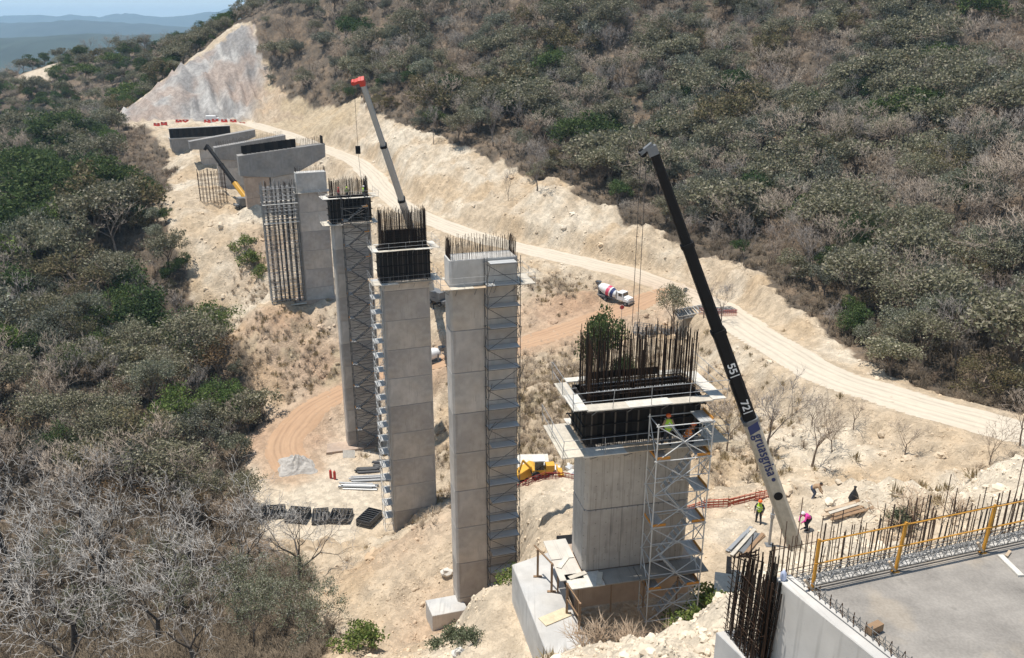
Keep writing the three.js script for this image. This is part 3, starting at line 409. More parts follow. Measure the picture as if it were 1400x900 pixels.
const brush = [101, 102, 103].map((s) => { const g = growTree(s, { stems: 7, minR: 0.014, trunk: 0.5, girth: 0.025, kids: [3, 3], fork: [0.6, 0.7], shrink: [0.9, 0.8], wiggle: 0.3, lift: 0.03, woodLevel: 0, bark: [0.22, 0.175, 0.135], twig: [0.33, 0.275, 0.215] }); return mergeGeometries([g.wood, g.crown]); });
const tuft = [111, 112].map((s) => { const r = rngOf(s), g = new Shape(); for (let k = 0; k < 42; k++) { const d = rdir(r, 1.1), sd = rdir(r).cross(d).normalize(), a = r() * 6.28, q = r() * 0.35; g.leaf(new THREE.Vector3(Math.cos(a) * q, 0, Math.sin(a) * q), d, sd, 0.35 + r() * 0.5, 0.03, mix3([0.40, 0.32, 0.19], [0.27, 0.22, 0.13], r())); } return g.geo(); });
const CLEAR = [[-6.4, 69, 2.9], [2, 40, 5], [6.6, 41, 5], [-2.7, 71.2, 4], [9, 13, 8], [-26, 130, 5], [3.7, 81.6, 3.5], [17, 40.3, 4]];
const frame = (x, y, d, m = 60) => { const [u, v, z] = project(x, y, d); return z > 4 && u > -m && u < 1400 + m && v > -m && v < 900 + m; };
scatter('undergrowth', 'brown leafless undergrowth covering the forest floor', 'undergrowth', brush, woodMat, 36000, 7, (r) => {
  const d = 60 + 300 * Math.pow(r(), 1.3), x = (r() - 0.5) * (d * 1.4 + 20), w = woodAt(x, d); if (!w) return null; const y = ground(x, d); if (!frame(x, y, d)) return null; return { x, y: y - 0.1, d, a: r() * 6.28, s: 0.8 + r() * 1.3, t: r() };
}, (p) => [0.4 + p.t * 0.32, 0.385 + p.t * 0.3, 0.36 + p.t * 0.27]);
scatter('dry_brush', 'dry brown brush dotted over the bare cut slopes', 'brush', brush, woodMat, 70000, 8, (r) => {
  const d = 26 + 180 * Math.pow(r(), 1.2), x = (r() - 0.5) * (d * 1.3 + 10); if (woodAt(x, d)) return null; const q = Math.max(blob(x, d, 6, 118, 18, 19) * 1.2, blob(x, d, 25, 104, 8, 13), blob(x, d, 10, 166, 10, 6) * 1.4, blob(x, d, -46, 152, 9, 9), blob(x, d, -52, 178, 8, 9), blob(x, d, 6, 35.2, 4, 1.2) * 1.6, blob(x, d, 56, 74, 8, 6) * 0.6);
  if (r() > q * smooth(0.32, 0.58, fbm(x * 0.22, d * 0.22 + 3, 3)) * 0.9 || roadAt(x, d)[0] < 5 || PADS.some(([px, pd, hx, hd]) => Math.abs(x - px) < hx && Math.abs(d - pd) < hd)) return null; const y = ground(x, d); if (!frame(x, y, d)) return null; return { x, y: y - 0.06, d, a: r() * 6.28, s: 0.5 + r() * 1.0, t: r() };
}, (p) => [0.85 + p.t * 0.5, 0.82 + p.t * 0.45, 0.8 + p.t * 0.35]);
scatter('dry_grass', 'straw-coloured dry grass tufts on the banks', 'grass', tuft, woodMat, 30000, 9, (r) => {
  const d = 26 + 170 * Math.pow(r(), 1.2), x = (r() - 0.5) * (d * 1.3 + 10); if (woodAt(x, d)) return null; const q = Math.max(blob(x, d, 6, 118, 20, 18), blob(x, d, 26, 102, 9, 13), blob(x, d, 13, 164, 10, 6), blob(x, d, -44, 154, 12, 10), blob(x, d, 6, 35, 5, 2), blob(x, d, 30, 58, 20, 8) * 0.12);
  if (r() > q * smooth(0.4, 0.6, fbm(x * 0.3 + 9, d * 0.3, 3)) || roadAt(x, d)[0] < 4.5 || PADS.some(([px, pd, hx, hd]) => Math.abs(x - px) < hx && Math.abs(d - pd) < hd)) return null; const y = ground(x, d); if (!frame(x, y, d)) return null; return { x, y: y - 0.03, d, a: r() * 6.28, s: 0.6 + r() * 0.9, t: r() };
}, (p) => [0.8 + p.t * 0.5, 0.8 + p.t * 0.45, 0.8 + p.t * 0.4]);
const stoneGeo = [121, 122, 123].map((s) => { const r = rngOf(s), g = new THREE.IcosahedronGeometry(0.5, 1), p = g.attributes.position, f = {}; for (let i = 0; i < p.count; i++) { const k = p.getX(i).toFixed(3) + p.getY(i).toFixed(3) + p.getZ(i).toFixed(3); f[k] ??= 0.7 + r() * 0.5; p.setXYZ(i, p.getX(i) * f[k], p.getY(i) * f[k] * 0.75, p.getZ(i) * f[k]); } g.deleteAttribute('uv'); g.computeVertexNormals(); return g; });
scatter('stones', 'pale broken stones and clods lying on the bare soil', 'stones', stoneGeo, mat([1, 1, 1], 0.95), 60000, 10, (r) => {
  const d = 22 + 270 * Math.pow(r(), 1.7), x = (r() - 0.5) * (d * 1.3 + 10); if (woodAt(x, d)) return null; const [rd] = roadAt(x, d); if (rd < 4.4 || CLEAR.some(([cx, cd, cr]) => (cx - x) ** 2 + (cd - d) ** 2 < cr * cr)) return null; const pad = PADS.some(([px, pd, hx, hd]) => Math.abs(x - px) < hx && Math.abs(d - pd) < hd); if (pad && r() > 0.15) return null; const y = ground(x, d); if (!frame(x, y, d)) return null;
  const big = r(); return { x, y, d, a: r() * 6.28, tilt: r() * 0.6, s: (big < 0.012 ? 0.9 : big < 0.1 ? 0.4 : 0.16) * (0.5 + r()) * (d > 150 ? 1.5 : 1), t: r(), c: soilColour(x, d, 0, 99) };
}, (p) => { const k = 0.85 + p.t * 0.35; return [p.c[0] * k, p.c[1] * k, p.c[2] * k]; });
// ---------------------------------------------------------------- materials of the works
const conc = tex(1024, (u, v) => {
  const big = tfbm(u, v, 3, 5), drip = tnoise(u * 70, v * 3, 70) * 0.6 + tnoise(u * 140, v * 5, 140) * 0.4, pore = tnoise(u * 300, v * 300, 300), mid = tfbm(u + 0.3, v, 14, 4);
  const b = 0.86 + (big - 0.5) * 0.42 + (mid - 0.5) * 0.24 - smooth(0.55, 0.85, drip) * 0.16 * smooth(0.35, 0.6, big) - (pore > 0.93 ? 0.12 : 0);
  const warm = (tfbm(u + 0.6, v + 0.2, 4, 3) - 0.5) * 0.10; return [b + warm, b + warm * 0.35, b - warm * 0.5];
});
conc.repeat.set(1 / 7.3, 1 / 7.3);
const boarded = tex(1024, (u, v) => {                       // concrete that kept the lines of its form boards and tie holes; 4.8 m across
  const x = u * 8, f = x - Math.floor(x), seam = Math.exp(-(((f - 0.5) / 0.035) ** 2)), tone = (hash2(Math.floor(x + 0.5), 3) - 0.5) * 0.07, y = v * 6, g = y - Math.floor(y), hx = (f - 0.02 + 0.5) % 1, hole = Math.hypot((hx - 0.5) * 0.6, (g - 0.5) * 0.8) < 0.028 ? 1 : 0;
  const big = tfbm(u, v, 3, 5), mid = tfbm(u + 0.3, v, 14, 4), drip = tnoise(u * 60, v * 3, 60);
  const b = 0.86 + tone + (big - 0.5) * 0.28 + (mid - 0.5) * 0.2 - seam * 0.2 - hole * 0.4 - smooth(0.55, 0.85, drip) * 0.16; return [b, b * 0.985, b * 0.96];
});
boarded.repeat.set(1 / 4.8, 1 / 4.8);
const grain = tex(512, (u, v) => { const f = tfbm(u, v, 5, 5), s = tnoise(u * 120, v * 6, 120); const b = 0.84 + (f - 0.5) * 0.3 + (s - 0.5) * 0.16; return [b, b, b]; });
const slabTex = tex(1024, (u, v) => {
  const a = tfbm(u, v, 4, 6), b = tfbm(u + 0.5, v + 0.3, 9, 5), dusty = smooth(0.5, 0.66, a), wet = smooth(0.62, 0.72, b), s = tnoise(u * 200, v * 200, 200) - 0.5, streak = tnoise(u * 8 + v * 30, v * 40, 40) - 0.5;
  const k = 0.74 + (b - 0.5) * 0.5 + s * 0.14 + streak * 0.08 - wet * 0.2; return [k + dusty * 0.16, k + dusty * 0.12, k + dusty * 0.06];
});
slabTex.repeat.set(1 / 6.5, 1 / 6.5);
const ribMat = mat([0.075, 0.062, 0.05], 0.9), concMat = [[0.47, 0.43, 0.39], [0.53, 0.49, 0.445], [0.42, 0.385, 0.35], [0.49, 0.44, 0.385]].map((c) => mat(c, 0.92, { map: conc, bumpMap: conc, bumpScale: 0.02 }));
const boardMat = [[0.48, 0.44, 0.395], [0.43, 0.395, 0.36]].map((c) => mat(c, 0.92, { map: boarded, bumpMap: boarded, bumpScale: 0.02 }));
const newConc = mat([0.54, 0.52, 0.49], 0.85, { map: conc, bumpMap: conc, bumpScale: 0.01 }), darkConc = mat([0.35, 0.34, 0.335], 0.9, { map: conc }), rustConc = mat([0.47, 0.36, 0.28], 0.92, { map: conc }), slabMat = mat([0.345, 0.315, 0.28], 0.95, { map: slabTex, bumpMap: slabTex, bumpScale: 0.02 }), capMat = mat([0.30, 0.285, 0.27], 0.9, { map: conc });
const dull = (c, ro) => new THREE.MeshPhysicalMaterial({ color: new THREE.Color().setRGB(...c), roughness: ro, specularIntensity: 0.25 }), formMat = [[0.018, 0.016, 0.015], [0.028, 0.024, 0.021], [0.013, 0.012, 0.012]].map((c) => dull(c, 0.9));
const plank = [[0.62, 0.56, 0.46], [0.55, 0.50, 0.42], [0.66, 0.62, 0.55], [0.52, 0.40, 0.28]].map((c) => mat(c, 0.9, { map: grain })), timber = mat([0.30, 0.19, 0.11], 0.9, { map: grain }), paleBoard = mat([0.66, 0.55, 0.38], 0.9, { map: grain });
const rustBar = [dull([0.032, 0.022, 0.017], 0.85), dull([0.055, 0.033, 0.022], 0.85), dull([0.02, 0.017, 0.015], 0.8)], freshBar = mat([0.20, 0.195, 0.185], 0.6, { metalness: 0.3 });
const galv = mat([0.58, 0.58, 0.57], 0.5, { metalness: 0.35 }), galvDull = mat([0.36, 0.365, 0.37], 0.55, { metalness: 0.5 }), deckSteel = mat([0.46, 0.46, 0.45], 0.6, { metalness: 0.2 }), orangePaint = mat([0.52, 0.22, 0.03], 0.6), yellowPaint = mat([0.62, 0.33, 0.035], 0.55), blackSteel = dull([0.014, 0.013, 0.013], 0.6), tyreMat = mat([0.025, 0.025, 0.026], 0.9), white = mat([0.72, 0.72, 0.71], 0.45), glass = new THREE.MeshPhysicalMaterial({ color: 0x1a2422, roughness: 0.08, metalness: 0, clearcoat: 1 }), hazardRed = mat([0.50, 0.045, 0.03], 0.6), cream = mat([0.58, 0.52, 0.42], 0.5, { map: grain }), navy = mat([0.02, 0.035, 0.13], 0.5), greySteel = mat([0.17, 0.175, 0.18], 0.6, { metalness: 0.3 }), ropeMat = mat([0.06, 0.055, 0.05], 0.7), cageGrey = mat([0.24, 0.235, 0.225], 0.7), darkTube = mat([0.10, 0.10, 0.10], 0.55, { metalness: 0.3 });

// ---------------------------------------------------------------- shape helpers
function box(w, h, d, x = 0, y = 0, z = 0, rx = 0, ry = 0, rz = 0) {       // uv in metres on every face
  const g = new THREE.BoxGeometry(w, h, d), uv = g.attributes.uv, S = [[d, h], [d, h], [w, d], [w, d], [w, h], [w, h]];
  for (let i = 0; i < 24; i++) { const s = S[Math.floor(i / 4)]; uv.setXY(i, uv.getX(i) * s[0] + x * 0.37, uv.getY(i) * s[1] + y * 0.41); }
  if (rx || ry || rz) g.applyMatrix4(new THREE.Matrix4().makeRotationFromEuler(new THREE.Euler(rx, ry, rz)));
  return g.translate(x, y, z);
}
function extrude(pts, depth, bevel = 0.03) { const s = new THREE.Shape(pts.map((p) => new THREE.Vector2(...p))); return new THREE.ExtrudeGeometry(s, { depth: depth - 2 * bevel, bevelEnabled: bevel > 0, bevelThickness: bevel, bevelSize: bevel, bevelOffset: -bevel, bevelSegments: 1 }).translate(0, 0, bevel); }
const unitRod = [3, 5, 8].map((n) => new THREE.CylinderGeometry(1, 1, 1, n)), UP = new THREE.Vector3(0, 1, 0);
const P3 = (x, y, z) => new THREE.Vector3(x, y, z);
function rod(parent, name, a, b, r, m, n = 1) {
  const o = new THREE.Mesh(unitRod[n], m), d = new THREE.Vector3().subVectors(b, a), l = d.length(); o.name = name; o.position.copy(a).addScaledVector(d, 0.5); o.quaternion.setFromUnitVectors(UP, d.divideScalar(l)); o.scale.set(r, l, r); parent.add(o); return o;
}
function rodGeo(a, b, r, n = 5) { const d = new THREE.Vector3().subVectors(b, a), l = d.length(), g = new THREE.CylinderGeometry(r, r, l, n); g.applyQuaternion(new THREE.Quaternion().setFromUnitVectors(UP, d.clone().divideScalar(l))); const m = a.clone().addScaledVector(d, 0.5); return g.translate(m.x, m.y, m.z); }
const join = (list) => mergeGeometries(list.map((g) => { const q = g.index ? g.toNonIndexed() : g; for (const k of Object.keys(q.attributes)) if (!['position', 'normal', 'uv'].includes(k)) q.deleteAttribute(k); return q; }));

// ---------------------------------------------------------------- piers
const PW = 6.05, PT = 2.4;
function liftGeo(h) { const w = PW / 2, t = PT / 2, c = 0.2; return extrude([[-w + c, -t], [w - c, -t], [w, -t + c], [w, t - c], [w - c, t], [-w + c, t], [-w, t - c], [-w, -t + c]], h, 0.025).rotateX(-Math.PI / 2); }
const liftCache = {};
function pier(x, d, deg, base, top, label, o = {}) {        // heights are absolute; lifts are cast 4 m at a time
  const p = thing('bridge_pier', label, 'bridge pier', [x, base, -d], deg * R2D), H = top - base; let y = 0, k = 0; const first = o.first ?? 4;
  while (y < H - 0.05) { const h = Math.min(k ? 4 : first, H - y), key = h.toFixed(2); liftCache[key] ??= liftGeo(h - 0.05); const m = part(p, 'concrete_lift', liftCache[key], o.fresh && y + h > H - 0.1 ? newConc : (o.mats || concMat)[(k * 7 + Math.round(Math.abs(x))) % (o.mats || concMat).length]); m.position.y = y; if (k % 2) m.rotation.y = Math.PI; if (y + h < H - 0.05) part(p, 'joint', box(PW - 0.16, 0.09, PT - 0.16, 0, y + h - 0.02, 0), darkConc); y += h; k++; }
  return p;
}
function rebarCrown(p, y0, y1, n, rows, seed, o = {}) {      // starter bars standing round the section
  const r = rngOf(seed), w = PW / 2 - 0.14, t = PT / 2 - 0.14;
  for (let row = 0; row < rows; row++) { const a = w - row * 0.28, b = t - row * 0.28, per = 4 * (a + b), m = Math.round(n * (row ? 0.8 : 1));
    for (let k = 0; k < m; k++) {
      let s = (k + r() * 0.5) / m * per, x, z; if (s < 2 * a) { x = -a + s; z = b; } else if ((s -= 2 * a) < 2 * b) { x = a; z = b - s; } else if ((s -= 2 * b) < 2 * a) { x = a - s; z = -b; } else { x = -a; z = -b + s - 2 * a; }
      const top = y1 - r() * (o.uneven ?? 0.5) - (row ? 0.2 : 0); rod(p, 'rebar', P3(x, y0, z), P3(x + (r() - 0.5) * 0.14, top, z + (r() - 0.5) * 0.14), 0.021, rustBar[Math.floor(r() * 3)], 0);
    } }
  for (const hy of o.hoops || []) for (let row = 0; row < rows; row++) { const a = w - row * 0.28 + 0.03, b = t - row * 0.28 + 0.03; for (const [p0, p1] of [[P3(-a, hy, b), P3(a, hy, b)], [P3(a, hy, b), P3(a, hy, -b)], [P3(a, hy, -b), P3(-a, hy, -b)], [P3(-a, hy, -b), P3(-a, hy, b)]]) rod(p, 'hoop', p0, p1, 0.016, rustBar[0], 0); }
}
// working deck of planks on brackets round a pier; sides: widths of the [front, left, right, back] walkways
function deck(f, y, wide, off, mats, r, o = {}) {
  const w = PW / 2 + off, t = PT / 2 + off, run = (x0, x1, z0, z1, alongX) => { const L = alongX ? x1 - x0 : z1 - z0, n = Math.max(1, Math.round(L / 2.2)); for (let k = 0; k < n; k++) { const a = k / n, b = (k + 1) / n, dy = (r() - 0.5) * 0.07 + (k % 2) * 0.03, j = (r() - 0.5) * 0.18; const g = alongX ? box((b - a) * L + 0.08, 0.05, z1 - z0 + j, x0 + (a + b) / 2 * L, y + dy, (z0 + z1) / 2) : box(x1 - x0 + j, 0.05, (b - a) * L + 0.08, (x0 + x1) / 2, y + dy, z0 + (a + b) / 2 * L); const m = part(f, 'plank', g, mats[Math.floor(r() * mats.length)]); m.rotation.z = (r() - 0.5) * 0.01; } };
  const [F, Lf, Rt, B] = wide;
  if (F) run(-w - (o.lip ?? 0), w + (o.lip ?? 0), t, t + F, true); if (B) run(-w, w, -t - B, -t, true); if (Lf) run(-w - Lf, -w, -t, t + F * 0.9, false); if (Rt) run(w, w + Rt, -t, t + F * 0.9, false);
  const br = (x, z, dx, dz) => { rod(f, 'bracket', P3(x, y - 0.06, z), P3(x + dx, y - 0.06, z + dz), 0.035, greySteel, 0); rod(f, 'bracket', P3(x, y - 0.8, z), P3(x + dx, y - 0.06, z + dz), 0.03, greySteel, 0); };
  for (let k = 0; k < 4; k++) { const q = -w + 0.5 + k * (2 * w - 1) / 3; if (F) br(q, PT / 2 + 0.02, 0, off + F * 0.9); if (B) br(q, -PT / 2 - 0.02, 0, -off - B * 0.9); }
  for (const q of [-0.8, 0.8]) { if (Lf) br(-PW / 2 - 0.02, q, -off - Lf * 0.9, 0); if (Rt) br(PW / 2 + 0.02, q, off + Rt * 0.9, 0); }
  // guard rails
  const x0 = -w - (Lf || 0), x1 = w + (Rt || 0), z1 = t + (F || 0), z0 = -t - (B || 0), post = (x, z) => rod(f, 'guard_post', P3(x, y, z), P3(x + (r() - 0.5) * 0.12, y + 1.05, z + (r() - 0.5) * 0.12), 0.022, galvDull, 0);
  if (o.rail !== false) {
    const nP = 5; for (let k = 0; k < nP; k++) if (F) post(mix(x0, x1, k / (nP - 1)), z1 - 0.05);
    if (Lf) { post(x0 + 0.05, z0 + 0.1); post(x0 + 0.05, 0); } if (Rt) { post(x1 - 0.05, z0 + 0.1); post(x1 - 0.05, 0); }
    for (const q of [0.5, 1.0]) { if (F) rod(f, 'guard_rail', P3(x0, y + q, z1 - 0.05), P3(x1, y + q + 0.05, z1 - 0.05), 0.02, galvDull, 0); if (Lf) rod(f, 'guard_rail', P3(x0 + 0.05, y + q, z0), P3(x0 + 0.05, y + q, z1), 0.02, galvDull, 0); if (Rt) rod(f, 'guard_rail', P3(x1 - 0.05, y + q, z0), P3(x1 - 0.05, y + q, z1), 0.02, galvDull, 0); }
  }
}
function formPanels(f, y0, y1, r, mats = formMat, step = 0.6) {   // upright form panels with ribs, round the section
  const w = PW / 2, t = PT / 2, h = y1 - y0, side = (n, len, put) => { for (let k = 0; k < n; k++) { const c = -len / 2 + (k + 0.5) * len / n, m = mats[Math.floor(r() * mats.length)], wd = len / n - 0.015; const g = put(c, wd); const o = part(f, 'form_panel', g[0], m); part(o, 'rib', g[1], ribMat); } };
  side(Math.round(PW / step), PW + 0.3, (c, wd) => [box(wd, h, 0.12, c, y0 + h / 2, t + 0.09), box(0.06, h - 0.1, 0.1, c, y0 + h / 2, t + 0.2)]);
  side(Math.round(PW / step), PW + 0.3, (c, wd) => [box(wd, h, 0.12, c, y0 + h / 2, -t - 0.09), box(0.06, h - 0.1, 0.1, c, y0 + h / 2, -t - 0.2)]);
  side(4, PT, (c, wd) => [box(0.12, h, wd, -w - 0.09, y0 + h / 2, c), box(0.1, h - 0.1, 0.06, -w - 0.2, y0 + h / 2, c)]);
  side(4, PT, (c, wd) => [box(0.12, h, wd, w + 0.09, y0 + h / 2, c), box(0.1, h - 0.1, 0.06, w + 0.2, y0 + h / 2, c)]);
  for (const q of [0.22, 0.5, 0.8]) { const y = y0 + h * q; for (const s of [-1, 1]) { rod(f, 'waler', P3(-w - 0.4, y, s * (t + 0.28)), P3(w + 0.4, y, s * (t + 0.28)), 0.05, blackSteel, 0); rod(f, 'waler', P3(s * (w + 0.28), y, -t - 0.4), P3(s * (w + 0.28), y, t + 0.4), 0.05, blackSteel, 0); } }
}
// tube scaffold; origin at the foot, x along the pier, z away from it
function scaffold(label, x, y, d, deg, lx, lz, W, D, levels, o = {}) {
  const c = Math.cos(deg * R2D), s = Math.sin(deg * R2D), g = thing(o.name || 'scaffold_tower', label, 'scaffold', [x + lx * c + lz * s, y, -d - lx * s + lz * c], deg * R2D), r = rngOf(Math.round(W * 100 + x)), st = o.step || 2, m = o.mat || galv, rr = o.r || 0.028, H = levels * st + (o.over ?? 1);
  for (const [a, b] of [[0, 0], [W, 0], [0, D], [W, D], ...(o.mid ? [[o.mid, 0], [o.mid, D]] : [])]) rod(g, 'standard', P3(a, 0, b), P3(a, H, b), rr, m, 1);
  for (let k = 0; k <= levels; k++) {
    const yy = k * st + 0.25; if (yy > H) break;
    for (const b of [0, D]) rod(g, 'ledger', P3(-0.1, yy, b), P3(W + 0.1, yy, b), rr * 0.9, m, 0);
    for (const a of [0, W]) rod(g, 'transom', P3(a, yy, -0.1), P3(a, yy, D + 0.1), rr * 0.9, m, 0);
    if (o.half !== false && k < levels) for (const a of [0, W]) rod(g, 'transom', P3(a, yy + st * 0.5, -0.05), P3(a, yy + st * 0.5, D + 0.05), rr * 0.8, m, 0);
    if (o.half !== false && k < levels) rod(g, 'ledger', P3(0, yy + st * 0.5, D), P3(W, yy + st * 0.5, D), rr * 0.8, m, 0);
    if (k < levels) { const up = k % 2; rod(g, 'brace', P3(up ? W : 0, yy, D), P3(up ? 0 : W, yy + st, D), rr * 0.85, m, 0); if (o.cross) rod(g, 'brace', P3(up ? 0 : W, yy, D), P3(up ? W : 0, yy + st, D), rr * 0.85, m, 0); for (const a of [0, W]) rod(g, 'brace', P3(a, yy, up ? D : 0), P3(a, yy + st, up ? 0 : D), rr * 0.8, m, 0); }
    if (o.platform && k) for (let q = 0; q < o.platform; q++) part(g, 'platform', box(W * (k % 3 ? 0.98 : 0.8), 0.05, D / o.platform - 0.03, W / 2, yy + 0.05, (q + 0.5) * D / o.platform), deckSteel);
    if (o.landing && k) for (const [side, every, phase] of o.landing) if (k % every === phase) { const lw = o.landW || 0.75, lx0 = side < 0 ? lw / 2 : W - lw / 2; for (let q = 0; q < 3; q++) part(g, 'platform', box(lw / 3 - 0.02, 0.05, D + 0.1, lx0 + (q - 1) * lw / 3, yy + 0.06, D / 2), deckSteel); part(g, 'toe_board', box(0.04, 0.15, D, side < 0 ? 0.02 : W - 0.02, yy + 0.16, D / 2), orangePaint); if (k % 2) part(g, 'toe_board', box(lw, 0.15, 0.04, lx0, yy + 0.16, D), orangePaint); }
    if (o.stairs && k < levels) { const up = k % 2, a = up ? W - 0.7 : 0.7, b = up ? 0.7 : W - 0.7; for (const z of [D * 0.3, D * 0.75]) rod(g, 'stringer', P3(a, yy, z), P3(b, yy + st, z), rr * 1.1, m, 0); for (let q = 1; q < 8; q++) part(g, 'tread', box(0.22, 0.03, D * 0.45, mix(a, b, q / 8), yy + st * q / 8, D * 0.52), deckSteel); }
  }
  for (let k = 0; k < (o.stray || 0); k++) { const yy = 1 + r() * (H - 3), e = r() < 0.5 ? 0 : W; rod(g, 'stray_tube', P3(e, yy, D), P3(e + (r() - 0.5) * 1.2, yy + 1 + r(), D + 0.3 + r() * 0.5), rr * 0.9, m, 0); }
  return g;
}
// --- the pier with the stair tower
const A = { x: 6.63, d: 41.28, deg: 12 };
{
  const p = pier(A.x, A.d, A.deg, -28.4, -20.7, 'squat board-marked concrete pier rising from the stepped footing', { mats: boardMat, first: 3.9 });
  rebarCrown(p, 6.6, 13.9, 140, 2, 31, { uneven: 0.9, hoops: [10.6] });
  const f = thing('climbing_formwork', 'black form panels with pale plank decks on the squat pier', 'formwork', [A.x, -20.7, -A.d], A.deg * R2D), r = rngOf(61);
  formPanels(f, 0.25, 2.55, r); deck(f, 0.12, [0.95, 1.35, 1.1, 0.7], 0.28, plank, r, { lip: 0.2 }); deck(f, 2.62, [0.75, 0.75, 0.8, 0.6], 0.34, [plank[2], plank[1]], r);
  for (let k = 0; k < 4; k++) rod(f, 'cross_beam', P3(-PW / 2 + 0.2, 2.7, -0.8 + k * 0.5), P3(PW / 2 - 0.2, 2.75, -0.8 + k * 0.5), 0.05, k % 2 ? blackSteel : galvDull, 0);
  part(f, 'back_board', box(4.2, 0.42, 0.06, -0.3, 2.95, -PT / 2 - 0.2), formMat[0]);
  scaffold('tall grey tube stair tower with alternating landings against the squat pier', A.x, -31.3, A.d, A.deg, 0.25, 1.55, 3.0, 1.25, 6, { landing: [[-1, 2, 1], [1, 1, 0]], stairs: true, cross: true, name: 'stair_tower', over: 0.4, r: 0.04 });
}
// --- footing of that pier: lower block, upper table, timber rails
function slabBlock(name, label, pts, y0, y1, m) { const s = pts.map(([x, d]) => [x, d]); const g = extrude(s, y1 - y0, 0.04).rotateX(-Math.PI / 2).translate(0, y0, 0); const o = new THREE.Mesh(g, m); o.name = numbered(name); scene.add(o); return tag(o, label, 'footing'); }
slabBlock('concrete_footing', 'long pale concrete footing block with timber posts beside the squat pier', [[0, 42.7], [1.9, 34.6], [4.3, 35.2], [3.4, 38.2], [2.6, 44.2]], -33.6, -30.2, newConc);
{
  const t = thing('formwork_table', 'stained plywood table on props around the foot of the squat pier', 'formwork', [A.x, -28.42, -A.d], A.deg * R2D), r = rngOf(77);
  for (let k = 0; k < 4; k++) part(t, 'plywood_sheet', box(1.96, 0.06, 1.32, -PW / 2 - 0.1 + k * 2.0, (k % 2) * 0.012, PT / 2 + 0.72), k === 0 ? plank[2] : mat([0.30, 0.275, 0.24], 0.95, { map: conc }));
  for (let k = 0; k < 2; k++) part(t, 'plywood_sheet', box(1.35, 0.06, 1.9, -PW / 2 - 0.75, 0.02 * k, -0.35 + k * -1.95 + 1.15), mat([0.56, 0.52, 0.46], 0.95, { map: conc }));
  for (const [x, z] of [[-3.6, 2.3], [-1.7, 2.35], [0.2, 2.35], [2.2, 2.3], [-4.2, 0.4]]) rod(t, 'prop', P3(x, -2.0, z), P3(x, -0.03, z), 0.06, timber, 0);
  for (const z of [1.3, 2.3]) part(t, 'joist', box(7.4, 0.14, 0.1, 0.1, -0.11, z), timber);
  part(t, 'pedestal', box(7.2, 2.2, 3.0, 0.15, -1.3, -0.35), rustConc);
  for (const [x, z, a] of [[-3.4, 1.5, 0.3], [-2.3, 2.0, 1.2], [-3.9, 0.2, 0.9]]) part(t, 'offcut', box(1.1, 0.04, 0.3, x, 0.07, z, 0, a, 0), plank[Math.floor(r() * 4)]);
}
{
  const g = thing('timber_rail', 'brown timber handrail on the pale footing block', 'handrail', [0, -30.2, 0]);
  for (const [x, d, h] of [[1.5, 41.5, 1.9], [2.25, 40.1, 1.9], [3.0, 38.2, 1.95], [3.55, 36.6, 1.95]]) { const q = part(g, 'post', box(0.13, h, 0.13, x, h / 2, -d), timber); q.name = 'post'; part(g, 'foot_board', box(0.5, 0.05, 0.16, x, 0.03, -d), timber); }
  rod(g, 'rail', P3(1.3, 1.9, -41.9), P3(2.3, 1.9, -40.0), 0.06, timber, 0); rod(g, 'rail', P3(2.95, 1.92, -38.3), P3(3.6, 1.92, -36.5), 0.06, timber, 0); rod(g, 'rail', P3(2.95, 1.0, -38.3), P3(3.6, 1.0, -36.5), 0.06, timber, 0);
}
{ const o = new THREE.Mesh(box(1.7, 0.05, 0.75, 0, 0, 0, 0, 0.55, 0), paleBoard); o.name = numbered('plywood_board'); o.position.set(2.35, -30.165, -37.9); scene.add(tag(o, 'loose pale plywood board on the long footing block', 'board')); }
// --- the pier with the fresh lift and full-height scaffold
const B = { x: -2.75, d: 71.18, deg: 16 };
{
  const p = pier(B.x, B.d, B.deg, -54.2, -18.5, 'tall pier with a pale freshly cast top lift beside its scaffold', { first: 1.3, fresh: true });
  rebarCrown(p, 35.6, 37.5, 150, 1, 33, { uneven: 0.6 });
  const f = thing('work_deck', 'pale plank deck with rails under the freshly cast lift', 'work deck', [B.x, -20.9, -B.d], B.deg * R2D), r = rngOf(62); deck(f, 0, [0.85, 0.95, 1.35, 0.8], 0.04, plank, r, { lip: 0.3 });
  scaffold('full-height scaffold with steel platforms on the fresh-topped pier', B.x, -54.0, B.d, B.deg, 0.0, 1.28, 2.95, 1.05, 18, { platform: 2, stray: 14, step: 1.94, over: 0.9, r: 0.036, mat: darkTube });
  slabBlock('concrete_footing', 'small white concrete footing corner beside the fresh-topped pier', [[-8.6, 69.6], [-7.7, 67.2], [-4.3, 68.2], [-5.2, 70.6]], -55.5, -53.4, newConc);
  const w = new THREE.Mesh(box(0.9, 0.9, 0.7, 0, 0.45, 0, 0, 0.6, 0), plank[3]); w.name = numbered('wooden_crate'); w.position.set(-3.4, -53.98, -68.9); scene.add(tag(w, 'small wooden crate at the foot of the fresh-topped pier', 'crate'));
}
